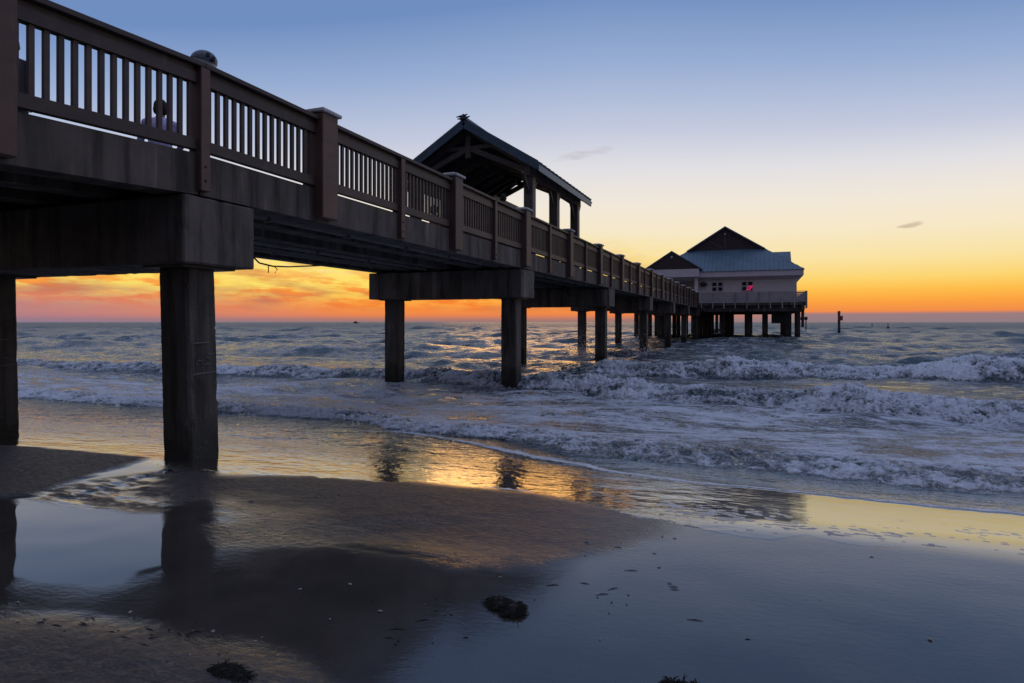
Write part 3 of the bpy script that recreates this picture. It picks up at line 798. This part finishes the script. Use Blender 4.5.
# ================================================================== SEA
def seg_axis(parts):
    out = []
    for a, b, n in parts: out += list(np.linspace(a, b, n, endpoint=False))
    return np.array(out + [parts[-1][1]])
phi = np.radians(seg_axis([(-88, -63, 60), (-63, 20, 1150), (20, 75, 90)]))
rr = [4.6]
while rr[-1] < 6000:
    r_ = rr[-1]; rr.append(r_ + (.0048 * r_ if r_ < 45 else .0085 * r_ if r_ < 300 else .03 * r_))
rr = np.array(rr)
PH, RR = np.meshgrid(phi, rr)
X = RR * np.sin(PH); Y = RR * np.cos(PH)
res = RR * .006
def curve(pts, z=SEA):
    w = sorted(px(a, b, z) for a, b in pts)
    return np.array([q[0] for q in w]), np.array([q[1] for q in w])
def yat(pts, z=SEA):
    cx, cy = curve(pts, z); return np.interp(X, cx, cy)
# --- open water chop
H = np.zeros(X.shape); slope_w = np.zeros(X.shape)
wxn = X + .9 * vnoise(X * .13, Y * .13, 90); wyn = Y + .9 * vnoise(X * .13 + 50, Y * .13, 91)
r2 = np.random.RandomState(4)
for i in range(54):
    lam = 16 * (.035 ** (i / 53)); th = r2.normal(0, .55 if lam > 4 else .85)
    k = 2 * np.pi / lam; ph = r2.uniform(0, 6.28)
    a = (.0062 if lam > 6 else .0078) * lam ** .9
    fade = sstep(2.2, 5.0, lam / res)
    arg = k * (wyn * math.cos(th) + wxn * math.sin(th)) + ph
    H += a * fade * (1 - 2 * np.abs(np.sin(arg / 2)) if i % 2 else np.sin(arg))
group = .72 + .5 * fbm(X * .06, Y * .1, 2, 70)
open_w = sstep(8.5, 17, Y)
Z = H * open_w * group * (.85 + .75 * sstep(22, 45, Y))
# long swells
for (yy, amp, ln) in ((36, .26, 3.2), (52, .32, 4), (75, .34, 5), (104, .34, 6), (145, .36, 8)):
    yc = yy + 3.0 * fbm(X * .03, X * 0 + yy, 3, int(yy))
    am_ = amp * (.35 + .65 * sstep(-.25, .35, fbm(X * .045, X * 0 + yy * 2, 2, 12)))
    d = (Y - yc) / ln; Z += am_ * np.exp(-d * d * np.where(d < 0, 3.0, .8))
foam = np.zeros(X.shape)
bill = 1 - np.abs(fbm(X * 3.2, Y * 3.2, 5, 41, .62)) * 2.2
bill2 = 1 - np.abs(fbm(X * 8.5, Y * 8.5, 4, 47, .6)) * 2.2
tex = fbm(X * 1.1, Y * 2.4, 5, 61, .6)
def breaker(foot, h, w, xmin, xmax, soft, back, lumps, foamback, seed):
    global Z, foam
    yf = yat(foot) + .28 * fbm(X * .55, X * 0, 4, seed) + .12 * fbm(X * 1.7, Y * 1.2, 3, seed + 1)
    hh = h * (.80 + .42 * fbm(X * .3, X * 0 + 3, 3, seed + 2) + .15 * fbm(X * 1.4, X * 0, 3, seed + 5)) * sstep(xmin - soft, xmin + soft, X) * (1 - sstep(xmax - soft, xmax + soft, X))
    t = (Y - yf) / w
    prof = np.where(t < 0, 0, np.where(t < 1, (1 - (1 - np.clip(t, 0, 1)) ** 2.2), np.exp(-np.clip(t - 1, 0, 50) * w / back)))
    Z = Z + hh * prof
    hm = hh / max(h, 1e-6)
    act = np.clip(hm, 0, 1) * sstep(-.08, .12, t) * (1 - sstep(1.0, 1.0 + foamback / w, t + .25 * tex))
    Z = Z + act * lumps * ((bill - .45) * 1.1 + (bill2 - .5) * .28)
    trail = np.clip(hm, 0, 1) * np.where(t > 1, np.exp(-(t - 1) * w / (back * 1.2)), 0)
    foam = np.maximum(foam, np.clip(act * (.76 + .34 * tex + .36 * (bill - .5) + .42 * fbm(X * .55, Y * .9, 3, seed + 8)), 0, 1)); foam = np.maximum(foam, trail * (.60 + .40 * tex))  # foam patches, also thinned on fronts and between lumps to paint in shade
    return t
# far right breaker, middle right breaker, middle left breaker, near bore
breaker([(380, 366), (530, 370), (700, 373), (1024, 380), (1300, 388)], .60, 1.7, -7.2, 60, 1.6, 1.6, .15, .7, 201)
breaker([(300, 382), (400, 381), (530, 388), (700, 400), (850, 408), (1024, 416), (1300, 430)], .40, 1.05, -10.0, 60, 1.2, 1.3, .10, .6, 211)
breaker([(-200, 362), (20, 365), (200, 372), (330, 377), (420, 380), (600, 384)], .36, 1.1, -80, -9.3, 1.0, 1.8, .08, .5, 221)
breaker([(-200, 388), (0, 395), (220, 411), (330, 419), (400, 431), (480, 438), (560, 451), (700, 466), (850, 479), (1024, 494), (1300, 512)], .12, .8, -80, 80, 1, 1.2, .055, .8, 231)
yb = yat([(-200, 388), (0, 395), (220, 411), (330, 419), (400, 431), (480, 438), (560, 451), (700, 466), (850, 479), (1024, 494), (1300, 512)])
# foam streaks on the water between the breakers
zone = sstep(-.1, 1.0, Y - yb) * (1 - sstep(14.5, 22, Y))
foam = np.maximum(foam, zone * (.61 + .50 * tex))
foam = np.maximum(foam, sstep(17, 22, Y) * (1 - sstep(40, 140, Y)) * (.28 + .5 * tex))
# thin swash
yl = yat([(-200, 408), (20, 415), (200, 422), (320, 424), (400, 428), (480, 440), (560, 457), (620, 468), (690, 481), (760, 487), (850, 496), (1024, 515), (1300, 538)], -.12) + .10 * fbm(X * 1.3, X * 0, 4, 301) + .04 * fbm(X * 5, X * 0, 3, 302)
dl = Y - yl
onr = sstep(-7.5, -5.5, X)
line = np.exp(-(np.clip(dl, 0, 9) / (.09 + .10 * np.clip(.4 + fbm(X * .9, X * 0, 3, 304), 0, 1))) ** 1.2) * sstep(-.04, 0.0, dl) * onr
foam = np.maximum(foam, line * (1.0 + .35 * fbm(X * 3, Y * 6, 3, 303)))
Z += line * .013
# second thin lobe edge
ylb = yat([(430, 480), (470, 492), (500, 498), (520, 496), (620, 508), (680, 522), (720, 533), (770, 541), (800, 538), (850, 545), (1024, 565)], -.03)
# the sheet of run-up water hugs the beach, the edge is where it meets the sand
edge = yat([(-200, 448), (0, 450), (140, 462), (220, 474), (420, 481), (520, 492), (600, 506), (680, 524), (770, 541), (806, 536), (850, 548), (1024, 560), (1300, 575)], -.01) + .12 * fbm(X * 1.1, X * 0, 4, 305) + .02 * fbm(X * 5, X * 0, 2, 306) + .05 * fbm(X * 2.3, Y * 1.3, 3, 307)
gnd = gz(X, Y)
de = Y - edge
film = np.where(de < 0, de * .06, .006 * (1 - np.exp(-np.clip(de, 0, 50) / .6)) + .02 * sstep(.5, 2.5, de))
film = np.maximum(film, -.05)
thin = gnd + film
rpl = fbm(X * 7, Y * 13, 4, 310, .6)
rough_side = 1 - .93 * sstep(-1.2, .2, X) * (1 - sstep(-.05, .15, dl))
lev = np.maximum(thin, SEA + .02 * sstep(16, 7, Y) * 0)
lev = np.where(Y > 12, SEA, np.maximum(thin, SEA))
Z = np.where(de > 0, Z, 0)
Z = lev + Z * sstep(.0, 1.2, de) + rpl * .0035 * sstep(0.05, .8, de) * (1 - open_w) * rough_side
# foam flecks left on the wet sheet at the right, small lace at the edge
fx = vnoise(X * 15 + 1.2 * tex, Y * 34, 320); fleck = sstep(.50, .66, fx + .42 * vnoise(X * 2.2, Y * 4, 321)) * (X > -.9) * (dl < -.03) * (de > .12) * (1 - sstep(.55, 1.2, de))
edgef = np.exp(-(np.clip(de, 0, 9) / .035)) * (de > 0) * sstep(-.15, .35, fbm(X * 1.7, X * 0 + 2, 2, 330))
lobe = np.exp(-(np.abs(Y - edge - .10 - .05 * fbm(X * 4, Y * 0, 3, 331)) / .05) ** 1.4) * sstep(-3.0, -2.7, X) * (1 - sstep(-1.9, -1.5, X))
foam = np.where(de < 0, 0, foam)
foam = np.maximum(foam, np.maximum(edgef * .55, lobe * .85))
shal = 1 - sstep(.6, 4.5, de)
# water material
m, nt, p = newmat('sea_water'); v = wpos(nt)
af = N(nt, 'ShaderNodeAttribute'); af.attribute_name = 'foam'; as_ = N(nt, 'ShaderNodeAttribute'); as_.attribute_name = 'shallow'; am_ = N(nt, 'ShaderNodeAttribute'); am_.attribute_name = 'mirror'
ar = N(nt, 'ShaderNodeAttribute'); ar.attribute_name = 'ripple'; afl = N(nt, 'ShaderNodeAttribute'); afl.attribute_name = 'fleck'
fn = noise(nt, v, 3.0, 9, .68, (1, 1.7, 1)); fn2 = noise(nt, v, 16, 6, .7)
wv = N(nt, 'ShaderNodeVectorMath', operation='MULTIPLY_ADD'); wn_ = N(nt, 'ShaderNodeTexNoise'); L(nt, v, wn_.inputs['Vector']); wn_.inputs['Scale'].default_value = 2.2; wn_.inputs['Detail'].default_value = 4
L(nt, wn_.outputs['Color'], wv.inputs[0]); wv.inputs[1].default_value = (.7, .7, .7); L(nt, v, wv.inputs[2])
mpv = N(nt, 'ShaderNodeMapping'); mpv.inputs['Scale'].default_value = (1, 1.7, .4); L(nt, wv.outputs[0], mpv.inputs[0])
def lace(sc_, w):
    vo = N(nt, 'ShaderNodeTexVoronoi', feature='DISTANCE_TO_EDGE'); vo.inputs['Scale'].default_value = sc_; L(nt, mpv.outputs[0], vo.inputs['Vector'])
    return ramp(nt, vo.outputs['Distance'], [(0, g3(1)), (w, g3(0))])
lc = math_(nt, 'MAXIMUM', lace(2.6, .16), math_(nt, 'MULTIPLY', lace(6.5, .2), .8))
fm = math_(nt, 'ADD', math_(nt, 'ADD', mix(nt, .4, fn, fn2), -.53), math_(nt, 'MULTIPLY', lc, .11))
fsum = math_(nt, 'ADD', af.outputs['Fac'], math_(nt, 'MULTIPLY', fm, 2.6))
fmask = ramp(nt, fsum, [(.38, g3(0)), (.52, g3(.45)), (.72, g3(.9)), (1, g3(1))])
fmask = math_(nt, 'MULTIPLY', fmask, ramp(nt, af.outputs['Fac'], [(.02, g3(0)), (.12, g3(1))]), True)
wc = mix(nt, as_.outputs['Fac'], (.024, .052, .066), (.05, .043, .038))
c = mix(nt, fmask, wc, (.72, .77, .87))
c = mix(nt, afl.outputs['Fac'], c, (.12, .09, .10))
L(nt, c, p.inputs['Base Color'])
cd = N(nt, 'ShaderNodeVectorMath', operation='LENGTH'); L(nt, v, cd.inputs[0])
dr = ramp(nt, math_(nt, 'DIVIDE', cd.outputs['Value'], 300.0), [(0, g3(.06)), (.05, g3(.09)), (.3, g3(.26)), (1, g3(.42))])
rr_ = mix(nt, fmask, dr, g3(.85)); rr_ = mix(nt, afl.outputs['Fac'], rr_, g3(.6))
L(nt, rr_, p.inputs['Roughness'])
L(nt, math_(nt, 'ADD', 1.38, math_(nt, 'MULTIPLY', math_(nt, 'POWER', am_.outputs['Fac'], 1.3), 4.6)), p.inputs['IOR'])
b1 = noise(nt, v, 5, 4, .6, (1, 1.9, 1)); b2 = noise(nt, v, 22, 4, .6, (1, 1.8, 1)); b3 = noise(nt, v, 1.4, 3, .6, (1, 2.2, 1))
bh = math_(nt, 'ADD', math_(nt, 'MULTIPLY', b1, .085), math_(nt, 'ADD', math_(nt, 'MULTIPLY', b2, .014), math_(nt, 'MULTIPLY', b3, .30)))
bh = math_(nt, 'MULTIPLY', bh, ar.outputs['Fac'])
fh = math_(nt, 'MULTIPLY', math_(nt, 'ADD', math_(nt, 'MULTIPLY', fn2, .03), math_(nt, 'MULTIPLY', fn, .07)), fmask)
bump(nt, p, math_(nt, 'ADD', bh, fh), 1.0, 1.0)
ripple = np.clip(.07 + .2 * sstep(.5, 3, Y - edge) + .73 * sstep(2.5, 6, Y - edge), 0, 1) * rough_side
sea = grid_mesh('sea', X, Y, Z, m, {'foam': foam, 'shallow': shal, 'mirror': shal * (1 - .7 * sstep(-2.0, -.8, X) * (1 - sstep(0, .7, de))), 'ripple': ripple, 'fleck': fleck})
tag(sea, kind='structure')

# spray bursting against the third bent
sp = bmesh.new(); r3 = random.Random(3)
for k in range(1100):
    cx0, cy0 = (-7.75, 30.0) if k % 3 else (-6.0, 32.0)
    a = r3.gauss(0, .42); hgt = abs(r3.gauss(0, .38)) * math.exp(-abs(a)); rad = r3.uniform(.010, .026)
    t = bmesh.new(); bmesh.ops.create_icosphere(t, subdivisions=1, radius=rad)
    merge(sp, t, Matrix.Translation((cx0 + a * 1.2, cy0 + r3.gauss(0, .25), SEA + .2 + hgt * 1.6)))
mw = m_plain('spray_water', (.7, .65, .66), .4, 0, .05)
tag(obj('spray', sp, mw), 'fine white sea spray bursting between the piles', 'spray', kind='stuff')

# ================================================================== DEBRIS
def clump(xp, yp, rx, ry, hz, n, label, seed, name='seaweed_clump'):
    cx, cy = px(xp, yp); r4 = random.Random(seed)
    bm = bmesh.new()
    lob = [(r4.uniform(-.6, .6) * rx, r4.uniform(-.5, .5) * ry, r4.uniform(.4, .75)) for _ in range(6)]
    for (lx, ly, lr) in lob: ellip(bm, (cx + lx, cy + ly, hz * .15), (rx * .4 * lr, ry * .5 * lr, hz * lr), 9, 6)
    for k in range(n):
        a = r4.uniform(0, 6.28); q = math.sqrt(r4.random()); lx, ly, lr = r4.choice(lob)
        x = cx + lx + math.cos(a) * q * rx * .5 * lr; y = cy + ly + math.sin(a) * q * ry * .6 * lr; z = hz * (1 - q * q) * lr * .8
        d = Vector((math.cos(a) + r4.gauss(0, .8), math.sin(a) + r4.gauss(0, .8), r4.gauss(0, .25) - .2)).normalized(); ln = r4.uniform(.015, .06)
        p0 = Vector((x, y, max(.006, z))); p1 = p0 + d * ln * .5 + Vector((0, 0, .01)); p2 = p0 + d * ln; p1.z = max(p1.z, .004); p2.z = max(p2.z, .003)
        tube(bm, [p0, p1, p2], [.003, .0028, .001], 4, False)
    o = obj(name, bm, M['seaweed'], origin=(cx, cy, 0)); return tag(o, label, 'seaweed', 'seaweed clumps on the sand')
clump(508, 609, .16, .11, .05, 1500, 'round black seaweed clump lying on the open wet sand', 1)
clump(682, 690, .09, .05, .04, 350, 'flat black seaweed clump cut by the bottom edge of the photo', 2)
clump(232, 676, .14, .07, .025, 600, 'dark seaweed heap in the rough sand at bottom left', 3)
bm = bmesh.new(); r5 = random.Random(12)
for (xa, ya, w, h, n) in ((600, 590, 70, 25, 16), (640, 548, 60, 12, 6), (420, 615, 50, 30, 12), (730, 628, 60, 14, 2), (300, 500, 90, 8, 8), (850, 600, 120, 50, 1), (120, 640, 110, 24, 46), (110, 492, 60, 8, 14)):
    for k in range(n):
        x, y = px(xa + r5.uniform(-w, w), ya + r5.uniform(-h, h)); a = r5.gauss(0.35, .5); ln = r5.choice((.012, .02, .03, .06, .09))
        z = .002
        tube(bm, [(x, y, z), (x + math.cos(a) * ln * .5, y + math.sin(a) * ln * .5 + .004, z + .0015), (x + math.cos(a) * ln, y + math.sin(a) * ln * .8, z)], [.001, .0028, .001], 5)
tag(obj('weed_strands', bm, M['seaweed']), 'short dark weed strands scattered over the wet sand', 'seaweed', kind='stuff')
bm = bmesh.new(); ellip(bm, (0, 0, 0), (.014, .008, .004), 8, 5); sm_ = bpy.data.meshes.new('shell'); bm.to_mesh(sm_); bm.free(); sm_.materials.append(M['shell'])
for k, (xa, ya) in enumerate([(24, 612), (40, 622), (12, 642), (60, 626), (130, 613), (255, 646), (278, 660), (350, 585), (300, 590), (330, 620), (425, 605), (230, 532), (18, 603), (262, 642), (213, 636), (500, 578), (600, 640), (380, 612), (92, 640), (190, 660), (820, 600), (930, 640)]):
    o = bpy.data.objects.new('shell', sm_); COL.objects.link(o); x, y = px(xa, ya); k_ = .4 + .9 * ((k * 37) % 10) / 10
    o.location = (x, y, .006 + (.02 if (ya > 625 and xa < 300) else 0)); o.rotation_euler = (0, 0, k * 1.3); o.scale = (k_, k_, k_)
    tag(o, 'tiny pale shell fragment on the wet sand', 'shell', 'shell fragments on the sand')

# ================================================================== SKY
w = bpy.data.worlds.new('World'); sc.world = w; w.use_nodes = True
nt = w.node_tree; nt.nodes.clear()
out = N(nt, 'ShaderNodeOutputWorld'); bg = N(nt, 'ShaderNodeBackground'); L(nt, bg.outputs[0], out.inputs[0])
tc = N(nt, 'ShaderNodeTexCoord'); sep = N(nt, 'ShaderNodeSeparateXYZ'); L(nt, tc.outputs['Generated'], sep.inputs[0])
el = math_(nt, 'MULTIPLY', math_(nt, 'ARCSINE', sep.outputs[2]), 180 / math.pi)
az = math_(nt, 'MULTIPLY', math_(nt, 'ARCTAN2', sep.outputs[0], sep.outputs[1]), 180 / math.pi)   # 0 = along the pier, + to the right
def s2l(c): return tuple(((x / 255) / 12.92 if x <= 10 else (((x / 255) + .055) / 1.055) ** 2.4) for x in c)
GL = -14.0
da = math_(nt, 'ABSOLUTE', math_(nt, 'SUBTRACT', az, GL))
# away from the glow the gradient is squeezed towards the horizon
dl2 = math_(nt, 'POWER', math_(nt, 'DIVIDE', da, 60.0), 1.6)
elw = math_(nt, 'MULTIPLY', math_(nt, 'MULTIPLY', el, math_(nt, 'ADD', 1.0, math_(nt, 'MULTIPLY', ramp(nt, math_(nt, 'DIVIDE', el, 25.0), [(.1, g3(0)), (.6, g3(1))]), math_(nt, 'MULTIPLY', dl2, .5)))), 1.0)
west = ramp(nt, math_(nt, 'DIVIDE', elw, 60.0), [(0, s2l((150, 118, 118))), (.004, s2l((176, 122, 108))), (.010, s2l((236, 132, 78))), (.026, s2l((252, 160, 64))), (.042, s2l((254, 190, 76))),
    (.058, s2l((253, 213, 112))), (.084, s2l((250, 226, 160))), (.125, s2l((247, 232, 198))), (.17, s2l((242, 232, 217))), (.22, s2l((226, 224, 227))), (.28, s2l((194, 201, 222))), (.36, s2l((154, 175, 212))), (.45, s2l((112, 143, 193))), (.56, s2l((112, 140, 190))), (.75, s2l((148, 164, 202))), (1, s2l((160, 172, 204)))])
east = ramp(nt, math_(nt, 'DIVIDE', el, 60.0), [(0, s2l((98, 90, 108))), (.18, s2l((104, 100, 122))), (.5, s2l((130, 136, 170))), (1, s2l((160, 172, 204)))])
wmix = ramp(nt, math_(nt, 'DIVIDE', da, 180.0), [(.33, g3(0)), (.62, g3(1))])
sky = mix(nt, wmix, west, east)
# cloud streaks low over the horizon, thicker to the left
cv = N(nt, 'ShaderNodeCombineXYZ'); L(nt, math_(nt, 'MULTIPLY', az, .085), cv.inputs[0]); L(nt, math_(nt, 'ADD', math_(nt, 'MULTIPLY', el, .42), math_(nt, 'MULTIPLY', az, .012)), cv.inputs[1])
cn = noise(nt, cv.outputs[0], 3.0, 7, .62); cn2 = noise(nt, cv.outputs[0], 1.3, 5, .55); cn3 = noise(nt, cv.outputs[0], 7.0, 6, .6)
azm = ramp(nt, math_(nt, 'DIVIDE', math_(nt, 'ADD', az, 90.0), 180.0), [(0, g3(1)), (.40, g3(1)), (.49, g3(.0))])   # left of the building
elm = ramp(nt, math_(nt, 'DIVIDE', el, 10.0), [(.06, g3(0)), (.16, g3(1)), (.42, g3(.9)), (.75, g3(0))])
mk_ = math_(nt, 'MULTIPLY', azm, elm)
# glow patch of pale yellow, then orange-red streaks and mauve undersides
yb_ = ramp(nt, math_(nt, 'DIVIDE', el, 10.0), [(.17, g3(0)), (.30, g3(1)), (.50, g3(1)), (.8, g3(0))])
ob_ = ramp(nt, math_(nt, 'DIVIDE', el, 10.0), [(.06, g3(0)), (.14, g3(1)), (.26, g3(.9)), (.48, g3(.25)), (.7, g3(0))])
yel = math_(nt, 'MULTIPLY', math_(nt, 'MULTIPLY', azm, yb_), ramp(nt, cn3, [(.34, g3(.1)), (.56, g3(.9))]))
sky = mix(nt, yel, sky, s2l((255, 228, 104)))
orr = math_(nt, 'MULTIPLY', math_(nt, 'MULTIPLY', azm, ob_), ramp(nt, cn, [(.46, g3(0)), (.58, g3(.95))]))
sky = mix(nt, orr, sky, s2l((246, 130, 52)))
dk = math_(nt, 'MULTIPLY', mk_, ramp(nt, cn2, [(.50, g3(0)), (.64, g3(.7))]))
sky = mix(nt, dk, sky, s2l((196, 116, 82)))
# far left the bank turns mauve up to two and a half degrees
lm = math_(nt, 'MULTIPLY', ramp(nt, math_(nt, 'DIVIDE', math_(nt, 'ADD', az, 90.0), 90.0), [(.2, g3(1)), (.62, g3(.0))]), ramp(nt, math_(nt, 'ADD', math_(nt, 'DIVIDE', el, 10.0), math_(nt, 'MULTIPLY', math_(nt, 'SUBTRACT', cn, .5), .25)), [(.12, g3(.95)), (.32, g3(0))]))
sky = mix(nt, lm, sky, s2l((140, 122, 152)))
rb = math_(nt, 'MULTIPLY', ramp(nt, math_(nt, 'DIVIDE', math_(nt, 'ADD', az, 90.0), 180.0), [(.44, g3(0)), (.52, g3(.92))]), ramp(nt, el, [(.62, g3(1)), (.86, g3(0))]))
sky = mix(nt, rb, sky, s2l((146, 124, 130)))
# two small wisps
def wisp(a0, e0, ra, re_, strength, col):
    global sky
    u = math_(nt, 'DIVIDE', math_(nt, 'SUBTRACT', az, a0), ra); v_ = math_(nt, 'DIVIDE', math_(nt, 'SUBTRACT', math_(nt, 'SUBTRACT', el, e0), math_(nt, 'MULTIPLY', math_(nt, 'SUBTRACT', az, a0), .15)), re_)
    rr = math_(nt, 'ADD', math_(nt, 'MULTIPLY', u, u), math_(nt, 'MULTIPLY', v_, v_))
    rr = math_(nt, 'ADD', rr, math_(nt, 'MULTIPLY', math_(nt, 'SUBTRACT', cn3, .5), 3.0))
    k = math_(nt, 'MULTIPLY', ramp(nt, rr, [(.1, g3(1)), (1, g3(0))]), strength)
    sky = mix(nt, k, sky, col)
wisp(10.7, 7.3, 1.0, .25, .7, s2l((196, 172, 150)))
wisp(-14.8, 14.6, 2.6, .45, .35, s2l((178, 172, 186)))
below = ramp(nt, math_(nt, 'ADD', math_(nt, 'DIVIDE', el, 10), .5), [(.45, g3(1)), (.499, g3(0))])
sky = mix(nt, below, sky, s2l((60, 62, 74)))
side = ramp(nt, math_(nt, 'DIVIDE', math_(nt, 'ADD', az, 180.0), 360.0), [(0, g3(.55)), (.12, g3(.8)), (.2, g3(1)), (.56, g3(1)), (.68, g3(1.0)), (.78, g3(1.0)), (.9, g3(.75)), (1, g3(.55))])
boost = ramp(nt, math_(nt, 'DIVIDE', math_(nt, 'ADD', az, 180.0), 360.0), [(.56, g3(0)), (.68, g3(.25)), (.80, g3(.25)), (.92, g3(0))])
sky = mix(nt, 1.0, mix(nt, 1.0, sky, side, 'MULTIPLY'), mix(nt, 1.0, sky, boost, 'MULTIPLY'), 'ADD')
L(nt, sky, bg.inputs[0]); bg.inputs[1].default_value = 1.0

sun = bpy.data.lights.new('sun', 'SUN'); sun.energy = .28; sun.angle = R(20); sun.color = (1, .48, .14)
so = bpy.data.objects.new('sun', sun); COL.objects.link(so)
e_, a_ = R(3.2), R(-18.0)
dirv = Vector((math.sin(a_) * math.cos(e_), math.cos(a_) * math.cos(e_), math.sin(e_)))
so.rotation_euler = dirv.to_track_quat('Z', 'Y').to_euler(); so.location = (0, 0, 20)

# ================================================================== CAMERA
cam = bpy.data.cameras.new('camera'); co = bpy.data.objects.new('camera', cam); COL.objects.link(co); sc.camera = co
co.location = (0, 0, EYE); co.rotation_euler = (R(90), 0, YAW)
cam.sensor_width = 36; cam.lens = F / 1024 * 36; cam.shift_y = -19.5 / 1024; cam.clip_end = 20000; cam.clip_start = .05
sc.view_settings.view_transform = 'Standard'; sc.view_settings.look = 'None'; sc.view_settings.exposure = 0; sc.view_settings.gamma = 1
sc.cycles.max_bounces = 5; sc.cycles.use_denoising = True
